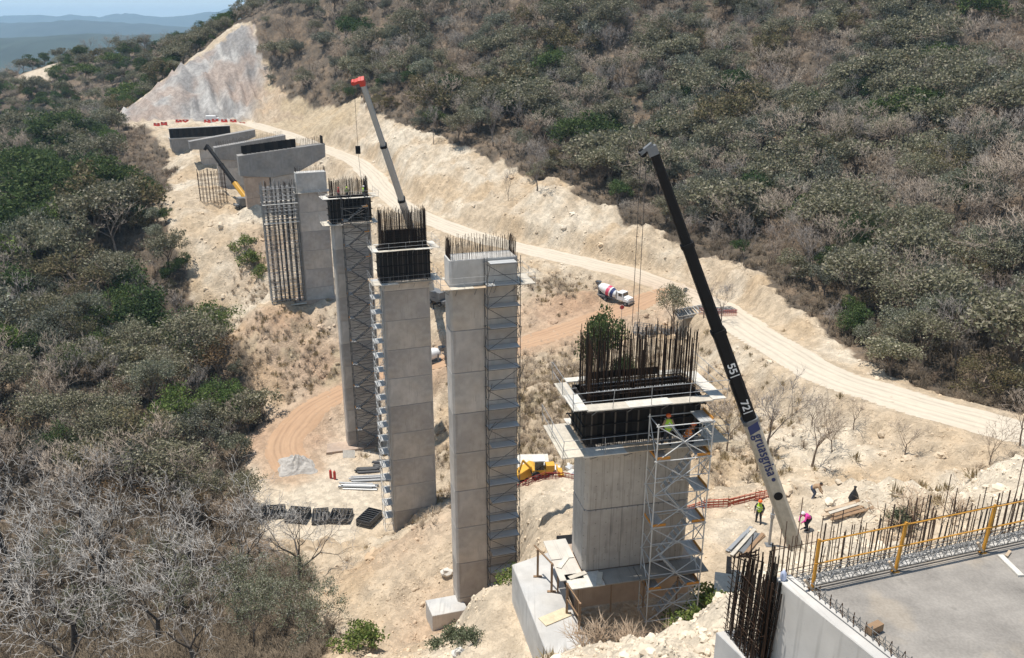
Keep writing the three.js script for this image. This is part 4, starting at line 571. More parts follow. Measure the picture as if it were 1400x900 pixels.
// --- the pier with the dense black rebar cage
const Cc = { x: -13.82, d: 103.6, deg: 18 };
{
  const p = pier(Cc.x, Cc.d, Cc.deg, -67.2, -30.2, 'tall smooth pier topped by dense black rebar', { first: 4 });
  rebarCrown(p, 36.8, 46.4, 150, 2, 35, { uneven: 0.7, hoops: [41.9, 42.2, 42.5, 42.8, 43.1, 43.4, 43.7] });
  for (let k = 0; k < 16; k++) part(p, 'wall_mesh', box(0.32, 2.1, 0.05, -2.6 + k * 0.35, 42.7, 0.85), formMat[k % 3]);
  const f = thing('climbing_formwork', 'black ribbed formwork box under the dense rebar cage', 'formwork', [Cc.x, -30.2, -Cc.d], Cc.deg * R2D), r = rngOf(63);
  formPanels(f, 0.3, 4.3, r); deck(f, 0.1, [0.8, 1.1, 1.1, 0.7], 0.3, plank, r); deck(f, 4.36, [0.7, 0.9, 0.9, 0.6], 0.34, [plank[2], plank[1]], r);
  scaffold('thin scaffold climbing the side of the dense rebar pier', Cc.x, -66.4, Cc.d, Cc.deg, -4.35, -0.9, 1.2, 1.9, 18, { platform: 1, step: 2, over: 0.4, mat: galv, r: 0.04 });
}
// --- the pier with the zigzag stair
const Dd = { x: -25.7, d: 131.7, deg: 21 };
{
  const p = pier(Dd.x, Dd.d, Dd.deg, -68.2, -28.9, 'slim tall pier with a zigzag stair scaffold on its face', { first: 3.3 });
  rebarCrown(p, 38.8, 46.6, 120, 2, 37, { uneven: 0.8 });
  const f = thing('climbing_formwork', 'square black formwork with pale decks on the zigzag stair pier', 'formwork', [Dd.x, -28.9, -Dd.d], Dd.deg * R2D), r = rngOf(64);
  formPanels(f, 0.3, 4.1, r); deck(f, 0.1, [0.8, 1.3, 0.9, 0.7], 0.3, plank, r); deck(f, 4.2, [0.7, 1.1, 0.9, 0.6], 0.34, [plank[2], plank[1]], r);
  scaffold('grey zigzag stair scaffold on the slim tall pier', Dd.x, -68.4, Dd.d, Dd.deg, -1.6, 1.55, 4.0, 1.3, 21, { stairs: true, landing: [[-1, 2, 0], [1, 2, 1]], landW: 0.8, name: 'stair_tower', over: 2, r: 0.05, cross: true, mat: darkTube, half: true });
}
// --- the brown pier on the bench with its rebar tower
const Ee = { x: -40.8, d: 170.5, deg: 23 };
{
  const p = pier(Ee.x, Ee.d, Ee.deg, -54.6, -27.0, 'grey-brown pier on the bench with a pale top lift', { first: 3.6, fresh: true }); rebarCrown(p, 27.6, 28.7, 64, 1, 39, { uneven: 0.3 });
  const f = thing('work_deck', 'narrow white deck around the pale lift of the bench pier', 'work deck', [Ee.x, -31.0, -Ee.d], Ee.deg * R2D); deck(f, 0, [0.5, 0.5, 0.6, 0.5], 0.04, [plank[2]], rngOf(65));
  slabBlock('concrete_footing', 'low brown concrete footing under the bench pier', [[-45, 167.4], [-36.6, 169.6], [-37.4, 173.4], [-46, 171]], -57, -53.6, rustConc);
  // a shaft still only steel: bundles of bars, hoops and two timber floors
  const g = thing('rebar_tower', 'tall rusty rebar tower with pale working floors beside the bench pier', 'rebar cage', [-46.8, -54.2, -167.6], Ee.deg * R2D), r = rngOf(66);
  for (let i = 0; i < 8; i++) for (let j = 0; j < 3; j++) for (let q = 0; q < 4; q++) { const x = -3.2 + i * 0.92 + (r() - 0.5) * 0.34, z = -1.0 + j * 1.0 + (r() - 0.5) * 0.3; rod(g, 'rebar', P3(x, 0, z), P3(x + (r() - 0.5) * 0.3, 24.5 + r() * 1.4, z + (r() - 0.5) * 0.3), 0.05, [cageGrey, galvDull, rustBar[1], freshBar][Math.floor(r() * 4)], 0); }
  for (let k = 0; k < 32; k++) { const y = 0.6 + k * 0.77; for (const z of [-1.15, 0, 1.15]) rod(g, 'hoop', P3(-3.4, y + (r() - 0.5) * 0.2, z), P3(3.4, y + (r() - 0.5) * 0.2, z), 0.07, k % 3 ? galvDull : cageGrey, 0); for (const x of [-3.35, 3.35]) rod(g, 'hoop', P3(x, y, -1.1), P3(x, y, 1.1), 0.045, galvDull, 0); const b0 = -3.3 + r() * 4; rod(g, 'brace', P3(b0, y, 1.2), P3(b0 + (r() - 0.5) * 4, y + 2.1, 1.2), 0.04, galvDull, 0); }
  for (const [y, m] of [[21.4, plank[2]], [17.6, plank[2]], [0.3, plank[0]]]) { part(g, 'platform', box(6.9, 0.1, 0.8, 0, y, 1.6), m); part(g, 'platform', box(6.9, 0.1, 0.7, 0, y + 0.01, -1.5), m); }
}
// --- cantilevered caps farther along
function hammer(x, d, deg, shafts, cap, base, label) {       // shafts: [x0, x1]; cap: profile [x, y]
  const g = thing('capped_pier', label, 'bridge pier', [x, base, -d], deg * R2D);
  shafts.forEach(([a, b, h, m], k) => { for (let y = 0, i = 0; y < h; y += 5, i++) part(g, 'concrete_lift', box(b - a, Math.min(5, h - y) - 0.06, 2.4, (a + b) / 2, y + Math.min(5, h - y) / 2, 0), m || concMat[(i + k) % 4]); });
  const c = part(g, 'pier_cap', extrude(cap, 3.0, 0.06).translate(0, 0, -1.5), capMat); return [g, c];
}
{
  const [g] = hammer(-58.9, 205, 25, [[-6.1, -0.35, 12, rustConc], [0, 6.1, 12]], [[-7, 10.4], [0.5, 9.6], [6.4, 10.4], [13.6, 13.8], [13.7, 17], [-7.1, 15.2]], -43.4, 'cantilevered pier cap with black forms and rusty rebar on top');
  const f = thing('cap_formwork', 'row of black form panels on the foremost cantilevered cap', 'formwork', [-58.9, -43.4, -205], 25 * R2D); for (let k = 0; k < 12; k++) part(f, 'form_panel', box(1.02, 2.0, 0.14, -5.4 + k * 1.05, 16.45 + k * 0.09, 0.9), formMat[k % 3]); for (let k = 0; k < 12; k++) part(f, 'form_panel', box(1.02, 1.8, 0.14, -5.4 + k * 1.05, 16.35 + k * 0.09, -0.9), formMat[(k + 1) % 3]);
  const r = rngOf(67); for (let k = 0; k < 46; k++) { const x = 6.8 + (k % 23) * 0.28; rod(g, 'rebar', P3(x, 16.2, k < 23 ? 0.8 : -0.8), P3(x + (r() - 0.5) * 0.2, 18.2 + r() * 0.6, k < 23 ? 0.8 : -0.8), 0.035, rustBar[1], 0); }
  part(g, 'end_board', box(0.25, 2.0, 2.2, 13.2, 17.8, 0), formMat[0]);
  const [h2] = hammer(-78.4, 238, 27, [[-4.2, 3.0, 14]], [[-4.6, 12.6], [3.4, 11.6], [8, 12.6], [15, 15.6], [15, 18.2], [-4.7, 15.8]], -46.5, 'second cantilevered cap partly behind the one carrying forms');
  for (const g3 of [h2]) for (let k = 0; k < 60; k++) { const x = -3.8 + (k % 30) * 0.62, y = 15.9 + (x + 4.6) * 0.12; rod(g3, 'rebar', P3(x, y - 0.4, k < 30 ? 0.9 : -0.9), P3(x, y + 0.8 + r() * 0.7, k < 30 ? 0.9 : -0.9), 0.04, rustBar[1], 0); }
  hammer(-97, 272, 29, [[-2.5, 5, 9]], [[-5.5, 8.2], [3, 7.4], [8, 8.4], [15, 11], [15, 13.2], [-5.6, 10.6]], -43.8, 'third cantilevered cap in front of the far abutment');
  const ab = thing('far_abutment', 'dark-topped concrete abutment at the end of the pier line', 'abutment', [-111, -41.4, -305], 29 * R2D);
  part(ab, 'abutment_wall', box(20.5, 5.2, 3.4, 0, 2.6, 0), capMat); part(ab, 'ledge', box(20.9, 0.35, 3.8, 0, 5.37, 0), newConc); for (let k = 0; k < 20; k++) part(ab, 'form_panel', box(1.0, 3.2, 0.2, -9.8 + k * 1.03, 7.2, 1.55), formMat[k % 2]); part(ab, 'parapet', box(20.6, 3.1, 0.8, 0, 7.1, 0.9), darkConc); part(ab, 'coping', box(20.9, 0.2, 1.4, 0, 8.8, 1.1), newConc);
  const g2 = thing('rebar_tower', 'low rusty rebar cage beside the yellow crane on the bench', 'rebar cage', [-76, -44.4, -213], 25 * R2D); for (let i = 0; i < 9; i++) for (let j = 0; j < 2; j++) rod(g2, 'rebar', P3(-3.2 + i * 0.8, 0, j * 2 - 1), P3(-3.2 + i * 0.8 + (r() - 0.5) * 0.2, 10.5 + r() * 1.5, j * 2 - 1), 0.07, rustBar[1], 0); for (let k = 0; k < 9; k++) for (const z of [-1, 1]) rod(g2, 'hoop', P3(-3.4, 0.6 + k * 1.15, z), P3(3.4, 0.6 + k * 1.15, z), 0.05, rustBar[1], 0);
}
// ---------------------------------------------------------------- cranes
const font = await new FontLoader().loadAsync('fonts/droid/droid_sans_bold.typeface.json');
function lettering(text, size, depth = 0.02) { const g = new TextGeometry(text, { font, size, depth, curveSegments: 3, bevelEnabled: false }); g.computeBoundingBox(); const b = g.boundingBox; return g.translate(-b.min.x, -(b.min.y + b.max.y) / 2, 0); }
function boomGroup(parent, foot, tip) {                     // local y runs up the boom, local z looks to the south
  const g = new THREE.Group(); g.name = 'boom'; const y = new THREE.Vector3().subVectors(tip, foot).normalize(), s = P3(0, 0, 1), z = s.sub(y.clone().multiplyScalar(s.dot(y))).normalize(), x = new THREE.Vector3().crossVectors(y, z);
  g.quaternion.setFromRotationMatrix(new THREE.Matrix4().makeBasis(x, y, z)); g.position.copy(foot).sub(parent.position); parent.add(g); return g;
}
function boomTube(w0, w1, y0, y1, d0 = w0 * 1.15, d1 = w1 * 1.15) {   // a box section with chamfered corners, tapering
  const prof = (w, d) => { const c = w * 0.18; return [[-w / 2 + c, -d / 2], [w / 2 - c, -d / 2], [w / 2, -d / 2 + c], [w / 2, d / 2 - c], [w / 2 - c, d / 2], [-w / 2 + c, d / 2], [-w / 2, d / 2 - c], [-w / 2, -d / 2 + c]]; };
  const A0 = prof(w0, d0), A1 = prof(w1, d1), P = [], U = [], I = []; for (let k = 0; k < 8; k++) { const q = (k + 1) % 8, o = P.length / 3; for (const [p, y] of [[A0[k], y0], [A0[q], y0], [A1[q], y1], [A1[k], y1]]) { P.push(p[0], y, p[1]); U.push(p[0] + p[1], y); } I.push(o, o + 2, o + 1, o, o + 3, o + 2); }
  for (const [A, y, f] of [[A0, y0, 1], [A1, y1, 0]]) { const o = P.length / 3; A.forEach((p) => { P.push(p[0], y, p[1]); U.push(p[0], p[1]); }); for (let k = 1; k < 7; k++) I.push(...(f ? [o, o + k, o + k + 1] : [o, o + k + 1, o + k])); }
  const g = new THREE.BufferGeometry(); g.setAttribute('position', new THREE.Float32BufferAttribute(P, 3)); g.setAttribute('uv', new THREE.Float32BufferAttribute(U, 2)); g.setIndex(I); g.computeVertexNormals(); return g;
}
const wheelGeo = new THREE.CylinderGeometry(0.52, 0.52, 0.34, 20).rotateX(Math.PI / 2), rimGeo = new THREE.CylinderGeometry(0.27, 0.27, 0.36, 14).rotateX(Math.PI / 2), hubGeo = new THREE.CylinderGeometry(0.1, 0.12, 0.42, 8).rotateX(Math.PI / 2);
function wheel(parent, x, y, z, s = 1) { const t = part(parent, 'wheel', wheelGeo, tyreMat); t.position.set(x, y, z); t.scale.setScalar(s); part(t, 'rim', rimGeo, greySteel); part(t, 'hub', hubGeo, galvDull); return t; }
function carrier(g, L, colour, o = {}) {                    // wheeled crane carrier; x forward, y up, z across
  part(g, 'chassis', join([box(L, 0.5, 2.3, 0, 1.05, 0), box(L * 0.55, 0.3, 2.5, -L * 0.12, 1.42, 0)]), colour);
  const c = part(g, 'cab', extrude([[0, 0], [1.9, 0], [1.95, 0.9], [1.6, 1.75], [0, 1.75]], 2.3, 0.08).translate(L / 2 - 1.9, 1.1, -1.15), colour); part(c, 'windscreen', box(0.06, 0.75, 1.95, L / 2 - 0.06, 2.25, 0, 0, 0, 0.36), glass); for (const z of [-1.16, 1.16]) part(c, 'side_window', box(1.0, 0.62, 0.03, L / 2 - 1.05, 2.3, z), glass);
  const n = o.axles || 4; for (let k = 0; k < n; k++) for (const z of [-1.05, 1.05]) wheel(g, L / 2 - 1.4 - k * (L - 2.6) / (n - 1), 0.52, z);
  for (const x of [-L / 2 + 0.8, L * 0.14]) for (const s of [-1, 1]) { const a = part(g, 'outrigger', box(0.3, 0.28, 2.2, x, 1.0, s * 2.1), blackSteel); rod(a, 'jack', P3(x, 1.0, s * 3.05), P3(x, 0.1, s * 3.05), 0.09, blackSteel, 2); part(a, 'pad', new THREE.CylinderGeometry(0.36, 0.4, 0.1, 14).translate(x, 0.07, s * 3.05), greySteel); }
}
{ // the large crane beside the stair-tower pier
  const gx = 17, gd = 40.3, gy = ground(gx, gd), t = thing('mobile_crane', 'mobile crane with black telescopic boom and cream lettered base section', 'crane', [gx, gy, -gd], -15 * R2D);
  carrier(t, 10.5, cream);
  const tb = part(t, 'turntable', join([new THREE.CylinderGeometry(1.05, 1.15, 0.4, 20).translate(0.4, 1.72, 0).toNonIndexed(), box(3.2, 0.8, 2.3, 1.2, 2.2, 0).toNonIndexed()]), cream); part(tb, 'counterweight', box(1.0, 1.0, 2.5, 3.3, 2.2, 0), blackSteel);
  const oc = part(t, 'operator_cab', extrude([[0, 0], [1.6, 0], [1.75, 0.8], [1.35, 1.65], [0, 1.65]], 1.0, 0.06).translate(-1.9, 1.75, 0.3), greySteel); part(oc, 'cab_glass', box(1.1, 0.75, 0.04, -1.15, 2.75, 1.32), glass);
  t.updateMatrixWorld(); const foot = V(16.9, gy + 2.3, 40.2), tip = V(6.82, -5.45, 41.4), L = foot.distanceTo(tip);
  // the boom is hung in the crane's own frame
  const b = new THREE.Group(); b.name = 'boom'; const yv = new THREE.Vector3().subVectors(tip, foot).normalize(), zv = P3(0, 0, 1).sub(yv.clone().multiplyScalar(yv.z)).normalize(), xv = new THREE.Vector3().crossVectors(yv, zv);
  const wm = new THREE.Matrix4().makeBasis(xv, yv, zv).setPosition(foot), lm = t.matrixWorld.clone().invert().multiply(wm); lm.decompose(b.position, b.quaternion, b.scale); t.add(b);
  const s0 = part(b, 'base_section', boomTube(0.84, 0.8, -1.2, 11), cream), s1 = part(b, 'boom_section', boomTube(0.7, 0.66, 10.9, 16.3), blackSteel), s2 = part(b, 'boom_section', boomTube(0.6, 0.56, 16.2, 21.2), blackSteel); part(b, 'boom_section', boomTube(0.5, 0.45, 21.1, L - 0.3), blackSteel);
  for (const [y, w] of [[11, 0.86], [16.3, 0.76], [21.2, 0.66]]) part(b, 'collar', boomTube(w, w, y - 0.16, y + 0.08), y < 12 ? greySteel : blackSteel);
  const tx = (txt, size, y, m, dx = 0, z = 0.485, len = 0) => { const lg = lettering(txt, size), q = part(b, 'lettering', lg, m); if (len) { lg.computeBoundingBox(); lg.scale(len / lg.boundingBox.max.x, 1, 1); } q.rotation.z = -Math.PI / 2; q.position.set(dx, y, z); };
  tx('gruasgrisa', 0.5, 10.25, navy, 0, 0.485, 2.6); 
  part(b, 'logo', extrude([[-0.3, 10.3], [0.3, 10.45], [0.3, 10.95], [-0.3, 10.8]], 0.02, 0).translate(0, 0, 0.475), navy);
  part(b, 'round_mark', new THREE.CylinderGeometry(0.24, 0.24, 0.06, 22).rotateX(Math.PI / 2).translate(0, 6.3, 0.47), blackSteel); part(b, 'round_mark', new THREE.CylinderGeometry(0.11, 0.11, 0.04, 16).rotateX(Math.PI / 2).translate(0.06, 7.35, 0.47), navy);
  tx('55', 0.4, 14.5, white, 0, 0.395); part(b, 'mark', box(0.5, 0.05, 0.02, 0, 13.78, 0.395), white); tx('72', 0.4, 12.3, white, 0, 0.4); part(b, 'mark', box(0.5, 0.05, 0.02, 0, 11.58, 0.4), white);
  const hd = part(b, 'boom_head', join([box(0.5, 0.45, 0.6, -0.05, L - 0.1, 0), box(0.75, 0.18, 0.5, -0.3, L + 0.1, 0, 0, 0, 0.3)]), greySteel); for (const z of [-0.25, 0, 0.25]) part(hd, 'sheave', new THREE.CylinderGeometry(0.2, 0.2, 0.08, 16).rotateX(Math.PI / 2).translate(-0.5, L - 0.02, z * 0.7), blackSteel);
  part(b, 'lift_ram', rodGeo(P3(-0.72, -1.6, 0), P3(-0.5, 1.2, 0), 0.13, 10), greySteel);
  // hoist ropes and hook block, hanging plumb from the head
  const hk = thing('hoist_rope', 'pair of thin hoist ropes with hook hanging from the black boom', 'hoist rope', [6.35, -18.2, -41.1]); rod(hk, 'rope', P3(-0.12, 0.6, 0), P3(-0.12, 12.55, 0), 0.018, ropeMat, 0); rod(hk, 'rope', P3(0.16, 0.6, 0), P3(0.16, 12.55, 0), 0.018, ropeMat, 0); part(hk, 'hook_block', join([box(0.24, 0.4, 0.16, 0.02, 0.4, 0).toNonIndexed(), new THREE.TorusGeometry(0.14, 0.04, 6, 12, 4.4).translate(0.02, -0.1, 0).toNonIndexed()]), blackSteel);
}
function farCrane(label, gx, gd, turn, foot, tip, L, w, mats, headMat, colour, ropeTo) {
  const gy = ground(gx, gd), t = thing('mobile_crane', label, 'crane', [gx, gy, -gd], turn); carrier(t, 11, colour); part(t, 'turntable', join([box(4, 1.1, 2.4, -1.5, 2.2, 0), box(1.2, 1.4, 2.6, -4, 2.2, 0)]), colour);
  t.updateMatrixWorld(); const b = new THREE.Group(); b.name = 'boom'; const yv = new THREE.Vector3().subVectors(tip, foot).normalize(), zv = P3(0, 0, 1).sub(yv.clone().multiplyScalar(yv.z)).normalize(), xv = new THREE.Vector3().crossVectors(yv, zv), len = foot.distanceTo(tip);
  t.matrixWorld.clone().invert().multiply(new THREE.Matrix4().makeBasis(xv, yv, zv).setPosition(foot)).decompose(b.position, b.quaternion, b.scale); t.add(b);
  const n = mats.length; mats.forEach((m, k) => { const a = k / n * len, e = (k + 1) / n * len; part(b, 'boom_section', boomTube(w * (1 - k * 0.14), w * (0.96 - k * 0.14), a - 0.3, e), m); if (k < n - 1) part(b, 'collar', boomTube(w * (1.08 - k * 0.14), w * (1.08 - k * 0.14), e - 0.35, e + 0.05), blackSteel); });
  const h = part(b, 'boom_head', join([box(w * 0.6, w * 0.8, w * 0.7, 0, len + 0.1, 0), box(w * 1.0, w * 0.32, w * 0.6, -w * 0.5, len + 0.3, 0, 0, 0, 0.25)]), headMat); part(h, 'sheave', new THREE.CylinderGeometry(w * 0.24, w * 0.24, w * 0.5, 14).rotateX(Math.PI / 2).translate(-w * 0.95, len + 0.2, 0), headMat);
  if (ropeTo) { const hk = thing('hoist_rope', ropeTo[1], 'hoist rope', [tip.x - w * 0.9, ropeTo[0], tip.z]); rod(hk, 'rope', P3(0, 0.5, 0), P3(0, tip.y - ropeTo[0], 0), 0.035, ropeMat, 0); part(hk, 'hook_block', box(0.7, 1.2, 0.4, 0, 0, 0), blackSteel); rod(hk, 'sling', P3(0, -0.5, 0), P3(0.3, -6.5, 0), 0.03, ropeMat, 0); }
}
const steelBlue = mat([0.36, 0.40, 0.44], 0.4, { metalness: 0.35 });
farCrane('crane with grey-blue boom and red head behind the dense rebar pier', -17, 164.5, 2.4, V(-16.3, -48.6, 161.5), V(-22.6, -7.5, 132), 52, 1.4, [steelBlue, steelBlue, steelBlue, steelBlue], hazardRed, greySteel, [-17.6, 'single hoist rope and black block under the red crane head']);
farCrane('crane with black and yellow boom beside the capped piers', -65.5, 213.5, 0.6, V(-67.8, -41.2, 214), V(-80.2, -29.2, 225), 20, 1.15, [yellowPaint, blackSteel, blackSteel], blackSteel, greySteel, null);

// ---------------------------------------------------------------- vehicles and plant
function mixerTruck(label, x, d, turn, y) {
  const t = thing('concrete_mixer_truck', label, 'mixer truck', [x, y ?? ground(x, d) + 0.03, -d], turn);
  part(t, 'chassis', join([box(8.6, 0.32, 0.9, -0.3, 0.95, 0), box(2.4, 0.4, 2.3, -2.9, 1.1, 0)]), greySteel);
  const cab = part(t, 'cab', extrude([[0, 0], [1.7, 0], [1.72, 0.75], [1.55, 1.75], [0.1, 1.8]], 2.2, 0.09).translate(1.35, 1.05, -1.1), white); part(cab, 'windscreen', box(0.05, 0.72, 1.85, 3.02, 2.3, 0, 0, 0, 0.13), glass); for (const z of [-1.11, 1.11]) part(cab, 'side_window', box(0.9, 0.62, 0.03, 2.3, 2.32, z), glass);
  const hood = part(t, 'hood', extrude([[0, 0], [1.45, 0], [1.5, 0.75], [0, 1.05]], 1.75, 0.12).translate(3.0, 1.0, -0.875), white); part(hood, 'bumper', box(0.2, 0.4, 2.3, 4.55, 0.75, 0), galvDull); for (const z of [-0.98, 0.98]) part(hood, 'fender', extrude([[-0.62, 0], [0.62, 0], [0.55, 0.35], [0.25, 0.62], [-0.25, 0.62], [-0.55, 0.35]], 0.42, 0.04).translate(3.75, 0.95, z - 0.21), white);
  const prof = [[0.35, 0], [0.75, 0.15], [1.12, 1.5], [1.2, 2.4], [1.18, 3.1], [0.95, 4.3], [0.55, 5.0], [0.5, 5.1]], seg = (a, b) => { const pts = []; for (let k = 0; k <= 10; k++) { const q = mix(a, b, k / 10); let i = 0; while (i < prof.length - 2 && prof[i + 1][1] < q) i++; const f = (q - prof[i][1]) / (prof[i + 1][1] - prof[i][1]); pts.push(new THREE.Vector2(mix(prof[i][0], prof[i + 1][0], f), q)); } return new THREE.LatheGeometry(pts, 24); };
  const D = new THREE.Group(); D.name = 'drum'; D.position.set(0.9, 1.75, 0); D.rotation.z = Math.PI / 2 - 0.24; t.add(D);
  for (const [a, b, m] of [[0, 0.75, white], [0.75, 1.45, navy], [1.45, 1.75, white], [1.75, 2.55, mat([0.62, 0.07, 0.14], 0.5)], [2.55, 5.1, white]]) part(D, 'drum_band', seg(a, b), m);
  part(t, 'hopper', new THREE.CylinderGeometry(0.75, 0.4, 0.8, 14, 1, true).translate(-4.3, 3.5, 0), greySteel); part(t, 'chute', box(1.5, 0.08, 0.5, -4.9, 2.2, 0, 0, 0, 0.7), greySteel); part(t, 'drum_stand', join([box(0.25, 1.6, 1.5, 1.0, 1.8, 0), box(0.3, 1.6, 1.7, -3.6, 2.0, 0)]), greySteel); rod(t, 'exhaust', P3(1.15, 1.2, 1.0), P3(1.15, 3.4, 1.0), 0.08, galv, 2);
  for (const z of [-1.0, 1.0]) { wheel(t, 3.75, 0.52, z); for (const q of [-1.6, -2.75, -3.9]) wheel(t, q, 0.52, z); }
  return t;
}
mixerTruck('white mixer truck with pink and blue drum bands at the road fork', 20.2, 158.9, -0.72).scale.setScalar(0.9);
mixerTruck('white mixer truck between the two tallest piers on the lower road', -17.4, 146.3, Math.PI + 0.1);
{ // machines on the bench
  const y0 = (x, d) => ground(x, d);
  const b = thing('backhoe_loader', 'yellow backhoe loader with white cab roof behind the red mesh', 'loader', [3.3, y0(3.3, 81.2), -81.2], 0.1); b.scale.setScalar(0.82);
  part(b, 'body', join([box(2.7, 0.7, 1.3, 0, 1.0, 0), box(1.2, 0.8, 1.15, 1.0, 1.5, 0)]), yellowPaint); const c = part(b, 'cab', box(1.2, 1.3, 1.3, -0.5, 2.0, 0), glass); part(c, 'roof', box(1.5, 0.14, 1.55, -0.5, 2.72, 0), white); for (const z of [-0.7, 0.7]) { wheel(b, -0.9, 0.6, z, 1.15); wheel(b, 1.1, 0.45, z, 0.85); }
  part(b, 'front_bucket', extrude([[0, 0], [0.9, 0], [0.75, 0.3], [0.3, 0.4], [0.15, 0.9], [0, 0.9]], 2.0, 0.03).translate(2.0, 0.35, -1.0), yellowPaint); rod(b, 'rear_boom', P3(-1.4, 1.2, 0), P3(-2.6, 2.6, 0), 0.16, yellowPaint, 1); rod(b, 'rear_boom', P3(-2.6, 2.6, 0), P3(-3.1, 0.9, 0), 0.13, yellowPaint, 1);
  const e = thing('yellow_compressor', 'yellow sloping-hooded compressor beside the fresh-topped pier', 'compressor', [1.5, y0(1.5, 82.3), -82.3], 0.3); part(e, 'hood', extrude([[-1.1, 0.5], [1.1, 0.5], [1.1, 1.9], [0.6, 2.1], [-1.1, 1.2]], 1.3, 0.06).translate(0, 0, -0.65), yellowPaint); part(e, 'chassis', box(2.4, 0.25, 1.2, 0, 0.45, 0), blackSteel); for (const z of [-0.6, 0.6]) wheel(e, 0, 0.36, z, 0.68);
  const s = thing('canvas_shelter', 'open shelter with a pale flat canvas roof', 'shelter', [1.7, y0(1.7, 84.6), -84.6], 0.05); for (const [x, z] of [[-2.2, -1.4], [2.2, -1.4], [-2.2, 1.4], [2.2, 1.4]]) rod(s, 'post', P3(x, -1.2, z), P3(x, 2.5, z), 0.05, greySteel, 0); part(s, 'roof', box(5.0, 0.06, 3.4, 0, 2.55, 0, 0.14, 0, 0), plank[2]); part(s, 'back_sheet', box(4.4, 2.4, 0.05, 0, 1.2, -1.4), blackSteel); part(s, 'bench', box(3.4, 0.8, 0.7, 0.3, 0.3, -0.7), timber);
  const dr = thing('blue_drum', 'blue plastic drum standing under the shelter edge', 'drum', [4.1, y0(4.1, 84), -84]); part(dr, 'barrel', new THREE.LatheGeometry([[0, 0], [0.29, 0], [0.3, 0.1], [0.31, 0.3], [0.3, 0.45], [0.31, 0.6], [0.3, 0.82], [0.27, 0.88], [0, 0.9]].map((p) => new THREE.Vector2(...p)), 18), mat([0.03, 0.12, 0.42], 0.45)); part(dr, 'bung', new THREE.CylinderGeometry(0.05, 0.05, 0.06, 8).translate(0.15, 0.91, 0), white); dr.scale.setScalar(1.5);
  const r = rngOf(91); for (let k = 0; k < 16; k++) { const x = 4.6 + r() * 5, d = 84 + r() * 6, a = 0.5 + r() * 1.6, o = new THREE.Mesh(box(a, 0.08 + r() * 0.35, 0.3 + r() * 0.9, 0, 0.1, 0, 0, r() * 3, 0), [galv, plank[2], galvDull, newConc, paleBoard, white][k % 6]); o.name = numbered('salvaged_panel'); o.position.set(x, ground(x, d) + 0.1, -d); scene.add(tag(o, ['grey steel panel', 'pale plank', 'dull metal tray', 'concrete offcut', 'yellowish plywood piece', 'white sheet'][k % 6] + ' in the salvage heap beyond the backhoe', 'salvage', 'salvage heap beyond the backhoe')); }
}
function meshFence(label, pts, h, m) {                      // plastic safety mesh: strands and posts
  const g = thing('safety_fence', label, 'fence', [0, 0, 0]), r = rngOf(pts.length * 17 + 3);
  for (let i = 0; i + 1 < pts.length; i++) { const [ax, ad] = pts[i], [bx, bd] = pts[i + 1], ya = ground(ax, ad), yb = ground(bx, bd), n = Math.max(2, Math.round(Math.hypot(bx - ax, bd - ad) / 0.35)); rod(g, 'post', V(ax, ya - 0.1, ad), V(ax, ya + h + 0.2, ad), 0.03, timber, 0); for (let k = 0; k <= 9; k++) { const q = 0.05 + k / 9 * (h - 0.05) * (0.85 + r() * 0.2); rod(g, 'strand', V(ax, ya + q, ad), V(bx, yb + q + (r() - 0.5) * 0.1, bd), 0.03, m, 0); } for (let k = 0; k < n; k++) { const t = k / n, x = mix(ax, bx, t), d = mix(ad, bd, t), y = mix(ya, yb, t); rod(g, 'strand', V(x, y + 0.03, d), V(x, y + h * (0.85 + r() * 0.15), d), 0.03, m, 0); } }
}
meshFence('sagging dark red safety mesh in front of the backhoe', [[0.2, 80.6], [1.8, 80.1], [3.6, 79.7], [5.4, 79.2], [8, 78.6]], 1.0, mat([0.36, 0.035, 0.03], 0.7));
meshFence('orange-red safety mesh beyond the worker in the lime vest', [[12.6, 55], [14.2, 54.2], [15.8, 53.6], [17.6, 53.2], [19, 53.6]], 0.75, mat([0.50, 0.10, 0.05], 0.7));
meshFence('red mesh beside the grey panels at the road fork', [[33.2, 141.5], [35, 140.5], [37, 139.6], [39.5, 139.8]], 1.3, mat([0.50, 0.09, 0.06], 0.7));

// ---------------------------------------------------------------- laydown yard and loose material
function settle(g, x, d, turn, r, sink = 0) {                // lay a thing on the slope it stands on
  const n = new THREE.Vector3(-clamp((ground(x + r, d) - ground(x - r, d)) / (2 * r), -0.16, 0.16), 1, clamp((ground(x, d + r) - ground(x, d - r)) / (2 * r), -0.16, 0.16)).normalize(), c = (ground(x + r, d) + ground(x - r, d) + ground(x, d + r) + ground(x, d - r)) / 4;
  g.position.y = Math.max(c, ground(x, d)) - sink; g.quaternion.setFromUnitVectors(UP, n).multiply(new THREE.Quaternion().setFromAxisAngle(UP, turn)); return g;
}
function rackPanel(label, x, d, turn, w, l, h, m, group) {   // steel form panel or cage: rails, ribs and skin
  const g = thing('form_panel_stack', label, 'form panels', [x, ground(x, d) + 0.02, -d], turn, group), n = Math.round(l / 0.55);
  settle(g, x, d, turn, 1.4, 0.05); for (let s = 0; s < 3; s++) { const y = 0.06 + s * h / 3; for (const z of [-w / 2, w / 2]) part(g, 'rail', box(l, h / 3 - 0.1, 0.1, 0, y + h / 6, z), m[s % m.length]); for (let k = 0; k <= n; k++) part(g, 'rib', box(0.1, h / 3 - 0.12, w - 0.1, -l / 2 + k * l / n, y + h / 6, 0), m[(s + k) % m.length]); }
  part(g, 'skin', box(l * 0.96, 0.04, w * 0.94, 0, 0.08, 0), m[0]); return g;
}
